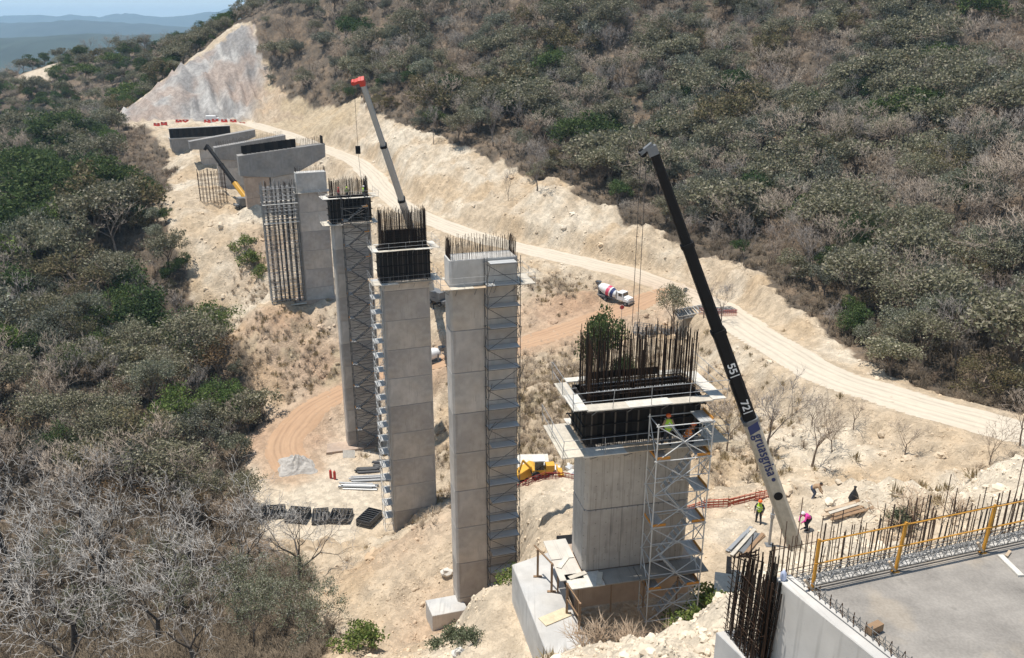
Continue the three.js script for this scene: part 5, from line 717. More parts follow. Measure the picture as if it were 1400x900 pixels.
const steelDark = [mat([0.06, 0.06, 0.06], 0.6, { metalness: 0.3 }), mat([0.09, 0.09, 0.09], 0.6, { metalness: 0.3 }), mat([0.045, 0.045, 0.05], 0.6)];
rackPanel('dark ribbed form panels at the twiggy end of the yard', -35.6, 108.6, 0.1, 2.6, 3.4, 0.9, steelDark); rackPanel('open dark form frame second from the twiggy end of the yard', -31.6, 107.6, -0.12, 3.0, 3.0, 1.1, steelDark); rackPanel('dark slatted form panel between two open frames', -28.3, 107.6, 0.15, 3.2, 2.2, 0.8, steelDark); rackPanel('open dark form frame beside the slatted panel', -25.2, 107.4, -0.05, 2.8, 3.0, 1.0, steelDark); rackPanel('tilted dark form box alone near the dense rebar pier', -20.9, 106.6, 1.2, 2.2, 3.6, 1.2, steelDark);
function pipes(label, x, d, turn, L, n, r0, m) { const g = thing('pipe_bundle', label, 'pipes', [x, ground(x, d) + 0.03, -d], turn), r = rngOf(n * 13 + Math.round(L * 7)); settle(g, x, d, turn, 1.5, 0.02); for (let k = 0; k < n; k++) { const row = Math.floor(k / 6), z = (k % 6 - 2.5) * r0 * 2.1 + row * r0, s = (r() - 0.5) * 1.0; rod(g, 'pipe', P3(-L / 2 + s, r0 + row * r0 * 1.8, z), P3(L / 2 + s, r0 + row * r0 * 1.8, z + (r() - 0.5) * 0.1), r0, m[k % m.length], 2); } return g; }
pipes('grey pipe bundle beside the zigzag stair pier, nearest its foot', -23.4, 121.6, 0.1, 3.6, 10, 0.14, steelDark); pipes('long grey pipes lying across the yard', -22.6, 118.8, 0.05, 6.2, 9, 0.13, [galvDull, greySteel]); pipes('grey steel beams at the yard front of the pipe rows', -24.2, 116.4, -0.05, 5.4, 11, 0.15, [galvDull, greySteel, galv]); pipes('dark tubes stacked behind the pipe rows', -21.5, 123.8, 0, 2.8, 9, 0.16, steelDark);
for (const [x, d, s] of [[-29.1, 119.2, 'standing beside its twin'], [-28.4, 118.9, 'standing beside its twin']]) { const g = thing('gas_cylinder', 'red gas cylinder standing beside its twin in the yard', 'gas cylinder', [x, ground(x, d), -d], 0, 'red gas cylinders in the yard'); part(g, 'cylinder_body', new THREE.LatheGeometry([[0, 0], [0.2, 0], [0.22, 0.05], [0.22, 1.25], [0.17, 1.42], [0.07, 1.5], [0, 1.5]].map((p) => new THREE.Vector2(...p)), 16), hazardRed); part(g, 'valve', new THREE.CylinderGeometry(0.05, 0.06, 0.2, 8).translate(0, 1.58, 0), galvDull); }
{ const o = new THREE.Mesh(box(2.0, 1.3, 0.08, 0, 0.62, 0, -0.5, 0.1, 0), plank[2]); o.name = numbered('white_board'); o.position.set(-27.4, ground(-27.4, 126), -126); scene.add(tag(o, 'white board leaning near the zigzag stair pier', 'board')); }
slabBlock('concrete_footing', 'rough brown footing ledge at the foot of the zigzag stair pier', [[-31.5, 127.2], [-23.5, 129.5], [-24.5, 132.5], [-32, 130.5]], -70, -67.6, rustConc);
{ // gravel heap, boulders
  const heap = (name, label, x, d, rx, rd, h, c, seed) => { const P = [], I = [], C = [], n = 90, m = 34; for (let j = 0; j <= m; j++) for (let i = 0; i < n; i++) { const t = j / m, a = i / n * 6.2832, w = (1 - Math.pow(1 - t, 1.4)) * (1 + (noise(Math.cos(a) * 2 + 9 + seed, Math.sin(a) * 2 + 9) - 0.5) * 0.5), X = x + Math.cos(a) * rx * w, Dq = d + Math.sin(a) * rd * w, k = 0.85 + 0.3 * fbm(X * 2, Dq * 2); P.push(X, ground(X, Dq) - 0.15 + h * Math.pow(1 - t, 1.15) * (0.85 + 0.35 * noise(X * 1.4, Dq * 1.4)) + (fbm(X * 2.2, Dq * 2.2, 4) - 0.5) * 1.0 * (1 - t * t) + (noise(X * 7, Dq * 7) - 0.5) * 0.2, -Dq); C.push(c[0] * k, c[1] * k, c[2] * k); if (j) { const q = (i + 1) % n; I.push((j - 1) * n + i, j * n + i, (j - 1) * n + q, (j - 1) * n + q, j * n + i, j * n + q); } } const g = new THREE.BufferGeometry(); g.setAttribute('position', new THREE.Float32BufferAttribute(P, 3)); g.setAttribute('color', new THREE.Float32BufferAttribute(C, 3)); g.setIndex(I); g.computeVertexNormals(); const o = new THREE.Mesh(g, new THREE.MeshStandardMaterial({ vertexColors: true, roughness: 1 })); o.name = numbered(name); scene.add(tag(o, label, 'heap')); };
  heap('gravel_heap', 'grey gravel heap at the edge of the yard', -35.4, 122.8, 3.6, 3.2, 2.0, [0.40, 0.375, 0.345], 1); heap('soil_heap', 'brownish soil heap under the open frames', -28, 98.5, 6, 3, 1.8, [0.42, 0.33, 0.23], 2);
  for (const [x, d, s, l] of [[-6.9, 75.5, 1.0, 'white boulder on the spoil slope beside the fresh-topped pier'], [-3.0, 39.5, 0.7, 'pale rock below the long footing block']]) { const g = stoneGeo[0].clone(), o = new THREE.Mesh(g, mat([0.58, 0.54, 0.48], 0.95)); o.name = numbered('boulder'); o.scale.set(s * 1.5, s * 1.5, s * 1.2); o.position.set(x, ground(x, d) + 0.2 * s, -d); scene.add(tag(o, l, 'boulder')); }
}
function cage(label, x, d, turn, w, h, l, m) { const g = thing('mesh_crate', label, 'crate', [x, ground(x, d) + 0.05, -d], turn); settle(g, x, d, turn, 1.3, 0.05); for (let k = 0; k <= 6; k++) for (const z of [-w / 2, w / 2]) rod(g, 'upright', P3(-l / 2 + k * l / 6, 0, z), P3(-l / 2 + k * l / 6, h, z), 0.06, m, 0); for (let k = 0; k <= 5; k++) { for (const z of [-w / 2, w / 2]) rod(g, 'bar', P3(-l / 2, k * h / 5, z), P3(l / 2, k * h / 5, z), 0.055, m, 0); for (const x2 of [-l / 2, l / 2]) rod(g, 'bar', P3(x2, k * h / 5, -w / 2), P3(x2, k * h / 5, w / 2), 0.055, m, 0); } part(g, 'tray', box(l, 0.06, w, 0, 0.05, 0), m); }
cage('dark square mesh crate beside the red road sign', 24, 145.2, 0.05, 2.0, 2.0, 3.4, greySteel); cage('flat mesh crate beside the slender tree', 28, 145.4, -0.05, 1.6, 1.2, 3.6, greySteel);
rackPanel('low stack of grey grating panels beside the red mesh', 32.4, 144.2, 0.1, 3.2, 5.2, 0.8, [galvDull, greySteel, galv]); rackPanel('grey grating panels behind the crane boom at the road fork', 37.6, 142.8, 0.15, 2.6, 4.4, 0.7, [galvDull, greySteel]);
function roadSign(label, x, d, face) { const g = thing('road_sign', label, 'sign', [x, ground(x, d), -d], 0.2); rod(g, 'post', P3(0, -0.2, 0), P3(0, 2.2, 0), 0.05, galvDull, 1); const f = part(g, 'sign_face', new THREE.CylinderGeometry(0.5, 0.5, 0.04, 8).rotateX(Math.PI / 2).rotateZ(Math.PI / 8).translate(0, 2.5, 0.05), face); part(f, 'rim', new THREE.TorusGeometry(0.46, 0.03, 4, 8).rotateZ(Math.PI / 8).translate(0, 2.5, 0.08), white); }
roadSign('small red octagonal sign on a post beside the mesh crate', 20.6, 149.8, hazardRed);
roadSign('small dark sign on a post in the middle of the road fork', 32.5, 151, greySteel);
// far site by the abutment: barriers, pad, people-high posts
{ const P = [[-128, 331], [-125.6, 331.6], [-114, 331], [-110.8, 331.8], [-107.5, 332.4], [-104.4, 333.2], [-116.8, 330.4], [-136, 329.5], [-133, 329]]; P.forEach(([x, d]) => { const g = thing('plastic_barrier', 'red and white plastic barrier on the pad above the far abutment', 'barrier', [x, ground(x, d), -d], -0.2, 'barriers above the far abutment'); part(g, 'barrier_body', extrude([[-0.3, 0], [0.3, 0], [0.14, 0.5], [0.12, 1.1], [-0.12, 1.1], [-0.14, 0.5]], 2.6, 0.04).rotateY(Math.PI / 2).translate(-1.3, 0, 0), hazardRed); part(g, 'stripe', box(0.7, 0.3, 0.3, 0, 0.8, 0), white); });
  const v = thing('white_van', 'white van parked above the far abutment', 'van', [-117, ground(-117, 337), -337], 0.1); part(v, 'body', extrude([[-2.4, 0.4], [2.3, 0.4], [2.4, 1.1], [1.8, 1.3], [1.3, 2.0], [-2.4, 2.05]], 1.9, 0.1).translate(0, 0, -0.95), white); part(v, 'windscreen', box(0.05, 0.8, 1.6, 1.6, 1.65, 0, 0, 0, 0.6), glass); for (const x of [-1.5, 1.5]) for (const z of [-0.9, 0.9]) wheel(v, x, 0.36, z, 0.7);
}
// black site hut and planks beside the squat pier
{ const x = 4.3, d = 47.6, g = thing('site_box', 'open black metal box behind the squat pier', 'container', [x, ground(x, d) + 0.05, -d], 0.15); part(g, 'shell', join([box(2.4, 0.08, 1.6, 0, 1.9, 0), box(2.4, 1.9, 0.06, 0, 0.95, -0.8), box(0.06, 1.9, 1.6, -1.2, 0.95, 0), box(0.06, 1.9, 1.6, 1.2, 0.95, 0), box(2.4, 0.1, 1.6, 0, 0.1, 0)]), blackSteel); part(g, 'shelf', box(2.2, 0.06, 0.8, 0, 0.9, -0.3), greySteel); rod(g, 'prop', P3(-1.5, 0, 0.8), P3(-1.2, 1.9, 0.8), 0.03, greySteel, 0); }
function planks(label, x, d, turn, n, L, mats, y) { const g = thing('plank_pile', label, 'planks', [x, (y ?? ground(x, d)) + 0.04, -d], turn), r = rngOf(Math.round(x * 31 + d)); settle(g, x, d, turn, 2.0, 0.03); for (let k = 0; k < n; k++) part(g, 'plank', box(L * (0.7 + r() * 0.4), 0.05, 0.24, (r() - 0.5) * 0.6, 0.04 + Math.floor(k / 4) * 0.06, (k % 4 - 1.5) * 0.3 + (r() - 0.5) * 0.1, 0, (r() - 0.5) * 0.18, 0), mats[k % mats.length]); }
planks('weathered brown planks on the sand beyond the black boom', 23.4, 51.0, 0.25, 7, 3.0, [timber, plank[3], plank[1]]); planks('dark planks between the tall pier and the long footing block', 1.4, 69.5, -0.2, 6, 3.5, [timber, blackSteel, timber]); planks('grey planks and beams beside the grey steel post', 15.4, 47.4, 0.9, 10, 3.6, [galvDull, plank[1], greySteel, timber]); planks('pale walkway boards leading behind the stair tower', 13.2, 54.6, 0.05, 8, 4.2, [plank[0], plank[2]]);
{ const g = new THREE.LatheGeometry([[0, 0], [0.42, 0.02], [0.46, 0.2], [0.34, 0.6], [0.16, 0.95], [0.09, 1.15], [0.14, 1.35], [0, 1.3]].map((p) => new THREE.Vector2(...p)), 12), p = g.attributes.position; for (let i = 0; i < p.count; i++) { const k = 1 + 0.25 * (noise(p.getX(i) * 6 + 5, p.getY(i) * 5 + p.getZ(i) * 7) - 0.5); p.setXYZ(i, p.getX(i) * k, p.getY(i), p.getZ(i) * k * 0.8); } g.computeVertexNormals(); const o = new THREE.Mesh(g, mat([0.018, 0.018, 0.02], 0.45)); o.scale.setScalar(0.8); o.name = numbered('black_sack'); o.position.set(24.3, ground(24.3, 52.3), -52.3); scene.add(tag(o, 'black knotted sack standing on the sand ridge', 'sack')); }
{ const g = thing('steel_post', 'grey round steel post standing beside the cream boom section', 'post', [16.9, ground(16.9, 47.3), -47.3]); rod(g, 'shaft', P3(0, 0, 0), P3(0, 4.6, 0), 0.09, galvDull, 2); part(g, 'collar', new THREE.CylinderGeometry(0.14, 0.14, 0.3, 10).translate(0, 2.2, 0), galvDull); part(g, 'base_plate', box(0.5, 0.04, 0.5, 0, 0.02, 0), greySteel); }

// ---------------------------------------------------------------- the unfinished abutment under the drone
{
  const a = 17.2 * R2D, O = [5.6, -11, -15.1], at = (o) => o, r = rngOf(301);
  const t = thing('bridge_abutment', 'grey concrete abutment slab with a pale wall edge', 'abutment', O, a), sk = (x, z) => [x + 0.14 * z, z];
  const poly = (list, y0, y1) => extrude(list.map(([x, z]) => { const [p, q] = sk(x, z); return [p, -q]; }), y1 - y0, 0.02).rotateX(-Math.PI / 2).translate(0, y0, 0);
  part(t, 'deck_slab', poly([[0.42, 0.45], [14, 0.45], [14, 9], [0.42, 9]], -0.9, -0.03), slabMat);
  part(t, 'side_wall', poly([[0, 0], [0.4, 0], [0.4, 9], [0, 9]], -14, 0.0), newConc); part(t, 'front_wall', poly([[0.42, -0.02], [14, -0.02], [14, 0.43], [0.42, 0.43]], -14, -0.12), newConc);
  part(t, 'stepped_wall', poly([[-0.5, -1.0], [-0.06, -1.0], [-0.06, 1.6], [-0.5, 1.6]], -14, -2.05), newConc);
  // starter bars
  const brownBar = [mat([0.12, 0.07, 0.045], 0.85), mat([0.085, 0.05, 0.035], 0.85), mat([0.055, 0.04, 0.032], 0.85)];
  const rows = thing('starter_bars', 'row of upright rusty rebar along the abutment front', 'rebar', O, a);
  for (let k = 0; k < 160; k++) { const back = k % 2, x = 0.15 + Math.floor(k / 2) * 0.14 + (r() - 0.5) * 0.06, z = back ? -0.32 : 0.02; rod(rows, 'rebar', P3(x, back ? -2.2 : -0.3, z), P3(x + (r() - 0.5) * 0.1, 0.45 + r() * 0.7 + (r() < 0.08 ? 0.5 : 0), z + (r() - 0.5) * 0.1), r() < 0.25 ? 0.02 : 0.012, brownBar[Math.floor(r() * 3)], 0); }
  for (const [y, z] of [[0.15, 0.04], [0.45, -0.3], [-0.3, -0.32], [-0.8, -0.32]]) rod(rows, 'tie_bar', P3(0, y, z), P3(11.5, y + 0.05, z), 0.009, rustBar[1], 0);
  // bent stirrups: three rows along the front, one along the side
  const stirrup = (w, h) => { const p = [P3(-w / 2, 0, 0), P3(0, h, 0.06), P3(w / 2, 0, 0.12)]; return join([rodGeo(p[0], p[1], 0.009, 4), rodGeo(p[1], p[2], 0.009, 4), rodGeo(p[0], p[2], 0.009, 4)]); };
  const sg = stirrup(0.24, 0.2), st = thing('stirrup_lattice', 'grey lattice of bent stirrups along the abutment front', 'rebar', O, a);
  for (let q = 0; q < 2; q++) for (let k = 0; k < 76; k++) { const m = part(st, 'stirrup', sg, k % 3 ? freshBar : galvDull); m.position.set(0.65 + k * 0.15 + q * 0.07, -0.09, 0.1 + q * 0.22); m.rotation.y = 0.5 * (k % 2 ? 1 : -1) + Math.PI / 2 * 0; m.rotation.x = (r() - 0.5) * 0.2; }
  for (const [y, z] of [[0.12, 0.1], [0.13, 0.33], [-0.06, 0.0], [-0.06, 0.22], [-0.055, 0.42], [0.01, 0.52], [0.012, 0.6]]) rod(st, 'long_bar', P3(0.5, y, z), P3(12, y, z), 0.01, z > 0.5 ? blackSteel : freshBar, 0);
  const sd = thing('stirrup_lattice', 'zigzag stirrups along the pale side wall of the abutment', 'rebar', O, a);
  for (let k = 0; k < 34; k++) { const z = 0.35 + k * 0.15, x = 0.14 * z + 0.34, m = part(sd, 'stirrup', sg, k % 2 ? rustBar[1] : freshBar); m.position.set(x, 0.005, z); m.rotation.y = Math.PI / 2 - 0.14 + (r() - 0.5) * 0.3; m.scale.set(1.1, 1.15, 1); }
  for (const dx of [0.24, 0.34, 0.46]) rod(sd, 'long_bar', P3(dx, dx === 0.34 ? 0.22 : 0.02, 0.1), P3(dx + 0.14 * 6, dx === 0.34 ? 0.22 : 0.02, 6), 0.009, freshBar, 0);
  // curtain of bars beyond the side wall
  const cu = thing('rebar_curtain', 'dense rusty rebar curtain beside the pale side wall', 'rebar', O, a);
  for (let k = 0; k < 84; k++) { const q = k % 3, z = -0.95 + Math.floor(k / 3) * 0.046, x = [-0.1, -0.26, -0.43][q] + (r() - 0.5) * 0.06; rod(cu, 'rebar', P3(x, -2.2, z), P3(x + (r() - 0.5) * 0.14 + 0.05, -0.2 + r() * 0.4 + (r() < 0.08 ? 0.6 : 0), z + (r() - 0.5) * 0.14), r() < 0.3 ? 0.02 : 0.014, rustBar[Math.floor(r() * 3)], 0); }
  for (let k = 0; k < 14; k++) { const y = -2.0 + k * 0.14; for (const x of [-0.1, -0.44]) rod(cu, 'tie_bar', P3(x, y, -1.05), P3(x + (r() - 0.5) * 0.1, y + (r() - 0.5) * 0.12, 0.35), 0.01, rustBar[k % 3], 0); }
  for (let k = 0; k < 30; k++) { const z = -0.9 + r() * 1.2, y = -1.95 + r() * 1.0; rod(cu, 'link', P3(-0.48, y, z), P3(-0.06, y + (r() - 0.5) * 0.4, z + (r() - 0.5) * 0.4), 0.011, rustBar[k % 3], 0); }
  for (let k = 0; k < 12; k++) { const x = -0.45 + r() * 0.4; rod(cu, 'hooked_bar', P3(x, -0.05, -0.95), P3(x + 0.3 * r(), 0.1 + r() * 0.1, -0.95 + r() * 0.5), 0.015, rustBar[0], 0); }
  for (let k = 0; k < 9; k++) { const x = -0.14 + (k % 3) * 0.04, z = -0.1 + Math.floor(k / 3) * 0.1; rod(cu, 'corner_bar', P3(x, -2.1, z), P3(x + 0.03, 0.35 + r() * 0.5, z), 0.018, rustBar[2], 0); }
  // yellow guard rail
  const railPaint = mat([0.56, 0.265, 0.03], 0.7, { map: grain });
  const gr = thing('guard_railing', 'yellow timber guard railing on the abutment slab', 'guard rail', O, a);
  for (const [x, lean] of [[0.53, 0.06], [2.62, 0.14], [4.98, 0.16], [7.4, 0.12], [9.8, 0.1]]) { const p = part(gr, 'post', box(0.055, 1.2, 0.055, 0, 0.58, 0), railPaint); p.position.set(x, -0.03, 0.56); p.rotation.z = -lean * 0.8; p.rotation.x = -0.05; part(p, 'base_plate', box(0.16, 0.02, 0.12, 0, 0.012, 0), railPaint); const bk = part(p, 'knee_brace', box(0.05, 0.34, 0.05, -0.13, 0.15, 0.02, 0, 0, 0.7), plank[3]); }
  for (const [y, dz] of [[0.60, 0.0], [1.1, -0.04]]) for (let k = 0; k < 4; k++) { const x0 = [0.53, 2.62, 4.98, 7.4][k] + y * 0.11, x1 = [2.62, 4.98, 7.4, 9.8][k] + y * 0.11; rod(gr, 'rail', P3(x0 - 0.1, y, 0.56 + dz), P3(x1 + 0.1, y + 0.01, 0.56 + dz), 0.017, railPaint, 1); }
  const put = (name, label, cat, g, m, x, y, z) => { const o = new THREE.Mesh(g, m); o.name = numbered(name); o.position.set(O[0] + x * Math.cos(a) + z * Math.sin(a), O[1] + y, O[2] - x * Math.sin(a) + z * Math.cos(a)); o.rotation.y = a; scene.add(tag(o, label, cat)); };
  put('loose_board', 'short pale board lying on the abutment slab', 'board', box(0.13, 0.045, 0.75, 0, 0.025, 0, 0, -0.25, 0), plank[2], 5.15, -0.03, 1.15); put('wood_block', 'brown timber block among the side wall stirrups', 'timber block', box(0.34, 0.16, 0.15, 0, 0.08, 0, 0, 0.2, 0), timber, 0.85, 0.0, 2.05); put('wood_offcut', 'small timber offcut at the end of the pale board', 'timber block', box(0.28, 0.05, 0.06, 0, 0.03, 0, 0, 0.5, 0), plank[3], 5.45, -0.03, 0.8);
  put('water_jug', 'pale blue plastic jug among the bars at the wall corner', 'jug', new THREE.LatheGeometry([[0, 0], [0.06, 0], [0.068, 0.03], [0.068, 0.16], [0.03, 0.21], [0.022, 0.24], [0, 0.24]].map((p) => new THREE.Vector2(...p)), 14), mat([0.5, 0.55, 0.72], 0.35), 0.12, 0.0, -0.03 + 0.15);
}
// ---------------------------------------------------------------- shrubs in the open
const shrubMake = (s, C, o = {}) => { const g = growTree(s, { stems: 8, trunk: 0.55, girth: 0.02, minR: 0.009, kids: [3, 3], fork: [0.5, 0.6], shrink: [0.85, 0.75], wiggle: 0.25, lift: 0.05, woodLevel: 0, bark: [0.17, 0.14, 0.11], twig: [0.24, 0.2, 0.16], leafN: 16, leafR: 0.22, leaf: 0.14, leafW: 0.26, leafC: C, ...o }); g.crown.computeBoundingBox(); g.h = g.crown.boundingBox.max.y; return g; };
const shrubs = { dusty: [201, 202].map((s) => shrubMake(s, [[0.13, 0.15, 0.085], [0.09, 0.11, 0.06], [0.19, 0.2, 0.13]])), green: [203, 204].map((s) => shrubMake(s, [[0.15, 0.2, 0.05], [0.21, 0.24, 0.07], [0.1, 0.14, 0.04]])), twig: [205, 206].map((s) => shrubMake(s, SAGE, { leafN: 0, stems: 11, kids: [4, 4], twig: [0.38, 0.29, 0.21] })) };
function shrub(kind, i, x, d, h, label, group) { const m = shrubs[kind][i % 2], s = h / m.h, t = thing(kind === 'twig' ? 'dry_shrub' : 'leafy_shrub', label, 'shrub', [x, ground(x, d) - 0.05, -d], i * 1.7, group); t.scale.set(s * 1.15, s, s * 1.15); part(t, 'stem', m.wood, woodMat); part(t, 'crown', m.crown, kind === 'twig' ? woodMat : leafMat); }
[[-4.9, 47.5, 1.9], [-3.9, 43.5, 1.7], [-3.0, 41.2, 1.6], [-2.2, 39.6, 1.2]].forEach(([x, d, h], i) => shrub('dusty', i, x, d, h, 'dark dusty leafy shrub on the slope below the long footing block', 'dusty shrubs below the footing block'));
[[-14.2, 62.2, 2.4], [-12.4, 61.2, 2.6]].forEach(([x, d, h], i) => shrub('green', i, x, d, h, 'olive green shrub at the bottom of the spoil slope', 'olive shrubs on the spoil slope'));
[[-2.9, 68.8, 1.3], [-2.0, 67.6, 1.6]].forEach(([x, d, h], i) => shrub('dusty', i, x, d, h, 'grey-green shrub at the foot of the fresh-topped pier', 'shrubs at the pier foot'));
shrub('green', 1, 0.4, 45.4, 1.5, 'yellow-green weed clump beside the end of the long footing block'); shrub('green', 0, 11.3, 40.6, 2.4, 'tall green shrub beside the stair tower foot');
[[8.3, 34.3, 1.7], [9.2, 33.8, 1.5], [10, 33.6, 1.4]].forEach(([x, d, h], i) => shrub('green', i, x, d, h, 'green shrub on the brink in front of the stair tower', 'green shrubs before the stair tower'));
for (let k = 0; k < 14; k++) shrub('twig', k, 3.3 + (k % 7) * 0.75 + hash2(k, 3) * 0.5, 33.4 + Math.floor(k / 7) * 0.9 + hash2(k, 5) * 0.4, 1.2 + hash2(k, 9) * 1.0, 'dry straw-brown shrub in front of the plywood table', 'dry shrubs before the plywood table');
shrub('twig', 1, 26.6, 48.5, 3.2, 'dry bush with yellowing tips behind the abutment bars'); shrub('dusty', 0, 26.2, 48.8, 2.0, 'sparse dusty bush behind the abutment bars'); shrub('twig', 0, 29.2, 48, 2.2, 'reddish dry bush behind the abutment bars');
[[-61, 187, 3.6], [-58, 183, 4.2], [-55.5, 180, 3.2]].forEach(([x, d, h], i) => shrub('green', i, x, d, h, 'green bush on the slope under the bench of the capped piers', 'green bushes under the bench'));
// ---------------------------------------------------------------- people
function blobMesh(segs, lo, hi, cell, k = 0.03) {           // one continuous skin round tapered bones
  const size = Math.max(hi.x - lo.x, hi.y - lo.y, hi.z - lo.z), n = Math.ceil(size / cell) + 2, mc = new MarchingCubes(n, new THREE.MeshBasicMaterial(), false, false, 60000); mc.isolation = 0; const c = lo.clone().add(hi).multiplyScalar(0.5), half = size / 2 * n / (n - 2), p = new THREE.Vector3(), ba = new THREE.Vector3(), pa = new THREE.Vector3();
  for (let z = 0; z < n; z++) for (let y = 0; y < n; y++) for (let x = 0; x < n; x++) {
    p.set((x - n / 2) / (n / 2) * half + c.x, (y - n / 2) / (n / 2) * half + c.y, (z - n / 2) / (n / 2) * half + c.z); let d = 9;
    for (const [a, ra, b, rb, sx = 1] of segs) { ba.subVectors(b, a); pa.subVectors(p, a); const h = clamp(pa.dot(ba) / Math.max(1e-6, ba.lengthSq())), q = pa.addScaledVector(ba, -h), e = Math.hypot(q.x / sx, q.y, q.z) - mix(ra, rb, h), m = clamp(0.5 + 0.5 * (e - d) / k); d = mix(e, d, m) - k * m * (1 - m); }
    mc.field[x + y * n + z * n * n] = -d;
  }
  mc.update(); const g = new THREE.BufferGeometry(); g.setAttribute('position', new THREE.BufferAttribute(mc.positionArray.slice(0, mc.count * 3), 3)); g.setAttribute('normal', new THREE.BufferAttribute(mc.normalArray.slice(0, mc.count * 3), 3)); g.scale(half, half, half).translate(c.x, c.y, c.z); g.computeVertexNormals(); return g;
}
const POSES = {
  stand: { hip: [0, 0.93, 0], neck: [0, 1.45, 0.02], head: [0, 1.62, 0.05], kneeL: [-0.13, 0.5, 0.08], footL: [-0.16, 0.06, -0.04], kneeR: [0.12, 0.49, 0.02], footR: [0.2, 0.06, 0.2], elbL: [-0.3, 1.14, 0.02], handL: [-0.27, 0.9, 0.18], elbR: [0.3, 1.14, 0.0], handR: [0.26, 0.92, 0.2] },
  bend: { hip: [0, 0.86, -0.12], neck: [0, 1.18, 0.28], head: [0, 1.26, 0.45], kneeL: [-0.13, 0.47, 0.1], footL: [-0.15, 0.06, -0.05], kneeR: [0.13, 0.47, 0.12], footR: [0.17, 0.06, 0.05], elbL: [-0.27, 0.88, 0.42], handL: [-0.15, 0.66, 0.55], elbR: [0.27, 0.88, 0.42], handR: [0.14, 0.68, 0.56] },
  crouch: { hip: [0, 0.34, -0.1], neck: [0, 0.78, 0.16], head: [0, 0.95, 0.25], kneeL: [-0.17, 0.5, 0.28], footL: [-0.17, 0.06, 0.06], kneeR: [0.17, 0.48, 0.3], footR: [0.18, 0.06, 0.1], elbL: [-0.28, 0.5, 0.3], handL: [-0.13, 0.36, 0.5], elbR: [0.28, 0.5, 0.3], handR: [0.12, 0.36, 0.5] },
};
const skin = mat([0.30, 0.16, 0.10], 0.65);
const figureCache = {};
function person(label, x, y, d, turn, pose, c, group) {
  const t = thing('person', label, 'person', [x, y, -d], turn, group);
  if (!figureCache[pose]) {
    const J = {}; for (const k in POSES[pose]) J[k] = P3(...POSES[pose][k]); const sh = (s) => J.neck.clone().add(P3(s * 0.18, -0.06, 0)), hp = (s) => J.hip.clone().add(P3(s * 0.1, -0.02, 0)), lo = P3(-0.55, -0.05, -0.5), hi = P3(0.55, 1.85, 0.75), chest = J.hip.clone().lerp(J.neck, 0.62);
    const arms = [], hands = [], legs = [], feet = []; for (const s of [-1, 1]) { const q = s < 0 ? 'L' : 'R'; arms.push([sh(s), 0.062, J['elb' + q], 0.046], [J['elb' + q], 0.045, J['hand' + q], 0.03]); hands.push([J['hand' + q], 0.034, J['hand' + q].clone().add(P3(0, -0.06, 0.04)), 0.036]); legs.push([hp(s), 0.1, J['knee' + q], 0.066], [J['knee' + q], 0.062, J['foot' + q], 0.042]); feet.push([J['foot' + q].clone().add(P3(0, -0.02, -0.03)), 0.045, J['foot' + q].clone().add(P3(0, -0.03, 0.16)), 0.038]); }
    const torso = [[J.hip, 0.12, chest, 0.145, 1.3], [chest, 0.145, J.neck.clone().add(P3(0, -0.06, 0)), 0.1, 1.35]], f = J.head, headS = [[J.neck, 0.052, f, 0.06], [f.clone().add(P3(0, 0.03, -0.01)), 0.092, f.clone().add(P3(0, -0.06, 0.025)), 0.07], [f.clone().add(P3(0, -0.01, 0.1)), 0.018, f.clone().add(P3(0, -0.03, 0.115)), 0.02], [f.clone().add(P3(-0.09, 0, 0)), 0.02, f.clone().add(P3(-0.095, -0.03, 0)), 0.018], [f.clone().add(P3(0.09, 0, 0)), 0.02, f.clone().add(P3(0.095, -0.03, 0)), 0.018]];
    const body = blobMesh([...torso, ...arms, ...hands, ...legs, ...feet, ...headS], lo, hi, 0.032), fs = new Shape(); for (const s of [-1, 1]) { const h = J[s < 0 ? 'handL' : 'handR'].clone().add(P3(0, -0.07, 0.05)); for (let k = 0; k < 4; k++) { const b = h.clone().add(P3((k - 1.5) * 0.021, 0, 0)), m = b.clone().add(P3(0, -0.035, 0.012)), e = m.clone().add(P3(0, -0.03 + (k === 3 ? 0.008 : 0), -0.004)); fs.limb(b, m, 0.0095, 0.0085, 5); fs.limb(m, e, 0.0085, 0.006, 5); } fs.limb(h.clone().add(P3(-s * 0.03, 0.045, 0.01)), h.clone().add(P3(-s * 0.06, 0.0, 0.03)), 0.011, 0.008, 5); }
    const fg = fs.geo().toNonIndexed(), grown = (L, e) => L.map(([a, ra, b, rb, sx]) => [a, ra + e, b, rb + e, sx]);
    figureCache[pose] = { J, body: mergeGeometries([body, fg]), vest: blobMesh(grown(torso, 0.028), lo, hi, 0.032), shirt: blobMesh(grown([...torso, ...arms], 0.014), lo, hi, 0.032), trousers: blobMesh(grown([[J.hip, 0.11, J.hip.clone().add(P3(0, 0.06, 0)), 0.11, 1.25], ...legs], 0.016), lo, hi, 0.032), boots: blobMesh(grown(feet, 0.012), lo, hi, 0.032) };
  }
  const F = figureCache[pose], J = F.J; part(t, 'body', F.body, skin); part(t, 'trousers', F.trousers, c.trousers); part(t, 'boots', F.boots, blackSteel); part(t, 'shirt', F.shirt, c.shirt);
  if (c.vest) { const v = part(t, 'vest', F.vest, c.vest); for (const s of [0.3, 0.62]) { const q = J.hip.clone().lerp(J.neck, s); part(v, 'reflective_band', new THREE.TorusGeometry(0.178, 0.018, 6, 20).rotateX(Math.PI / 2).scale(1.28, 1, 1).translate(q.x, q.y, q.z), galv); } }
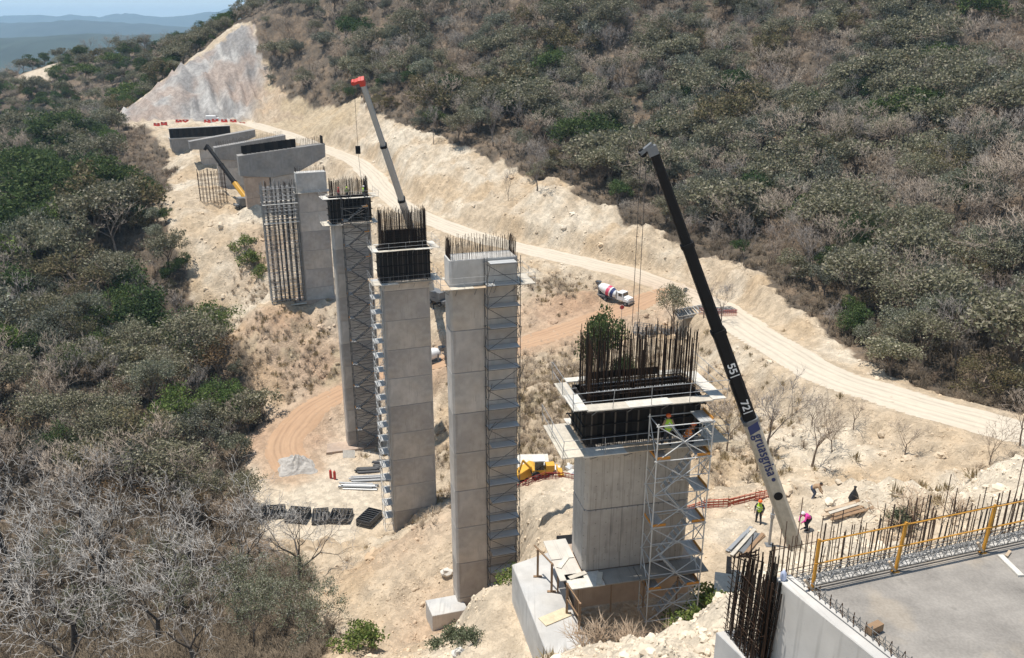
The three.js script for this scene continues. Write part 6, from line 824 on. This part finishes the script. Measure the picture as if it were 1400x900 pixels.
  const h = J.head.clone().add(P3(0, 0.06, -0.005)); if (c.helmet) { const e = part(t, 'helmet', new THREE.SphereGeometry(0.125, 16, 8, 0, 6.3, 0, 1.6).scale(1, 0.95, 1.12).translate(h.x, h.y, h.z), c.helmet); part(e, 'brim', new THREE.CylinderGeometry(0.14, 0.145, 0.015, 18).scale(1, 1, 1.2).translate(h.x, h.y, h.z + 0.02), c.helmet); } else part(t, 'hair', new THREE.SphereGeometry(0.108, 14, 8, 0, 6.3, 0, 1.7).translate(h.x, h.y - 0.015, h.z - 0.012), mat([0.02, 0.016, 0.013], 0.8));
  return t;
}
const lime = mat([0.42, 0.62, 0.04], 0.7), orangeH = mat([0.72, 0.13, 0.02], 0.45), darkCloth = mat([0.03, 0.032, 0.04], 0.9), denim = mat([0.06, 0.08, 0.13], 0.9), pink = mat([0.62, 0.05, 0.30], 0.8), khaki = mat([0.34, 0.22, 0.13], 0.9), whiteH = mat([0.75, 0.7, 0.74], 0.45), orangeV = mat([0.7, 0.2, 0.03], 0.7);
person('worker in lime vest and orange helmet standing on the sand', 17.0, ground(17, 50.2), 50.2, -0.5, 'stand', { trousers: darkCloth, shirt: darkCloth, vest: lime, helmet: orangeH });
person('worker in pink top and white helmet bending beside the boom', 20.0, ground(20, 49.2), 49.2, -1.3, 'bend', { trousers: darkCloth, shirt: pink, helmet: whiteH });
person('bareheaded worker in brown shirt bending on the sand ridge', 21.6, ground(21.6, 52.8), 52.8, 1.2, 'bend', { trousers: denim, shirt: khaki });
const onDeck = (P, lx, lz) => { const a = P.deg * R2D; return [P.x + lx * Math.cos(a) + lz * Math.sin(a), P.d + lx * Math.sin(a) - lz * Math.cos(a)]; };
{ let [x, d] = onDeck(A, 1.1, 2.05); person('worker in lime vest and orange helmet against the black form panels', x, -20.55, d, Math.PI + 0.2, 'stand', { trousers: darkCloth, shirt: khaki, vest: lime, helmet: orangeH }); [x, d] = onDeck(A, 2.3, 1.95); person('crouching worker in orange vest on the plank deck', x, -20.55, d, 1.8, 'crouch', { trousers: darkCloth, shirt: darkCloth, vest: orangeV, helmet: orangeH }); }
{ let [x, d] = onDeck(Dd, -0.6, 1.9); person('worker in olive clothing on the zigzag stair pier deck', x, -24.68, d, 0.4, 'stand', { trousers: darkCloth, shirt: mat([0.22, 0.24, 0.12], 0.9), helmet: lime }); [x, d] = onDeck(Dd, 2.0, 1.9); person('worker in lime vest on the zigzag stair pier deck', x, -24.68, d, 2.4, 'stand', { trousers: darkCloth, shirt: darkCloth, vest: lime, helmet: whiteH }); [x, d] = onDeck(Dd, -1.9, 1.9); person('worker in maroon shirt among the bars of the zigzag stair pier', x, -24.68, d, 1.2, 'stand', { trousers: darkCloth, shirt: mat([0.3, 0.05, 0.05], 0.9), helmet: hazardRed }); }
shade(scene);
renderer.render(scene, camera);
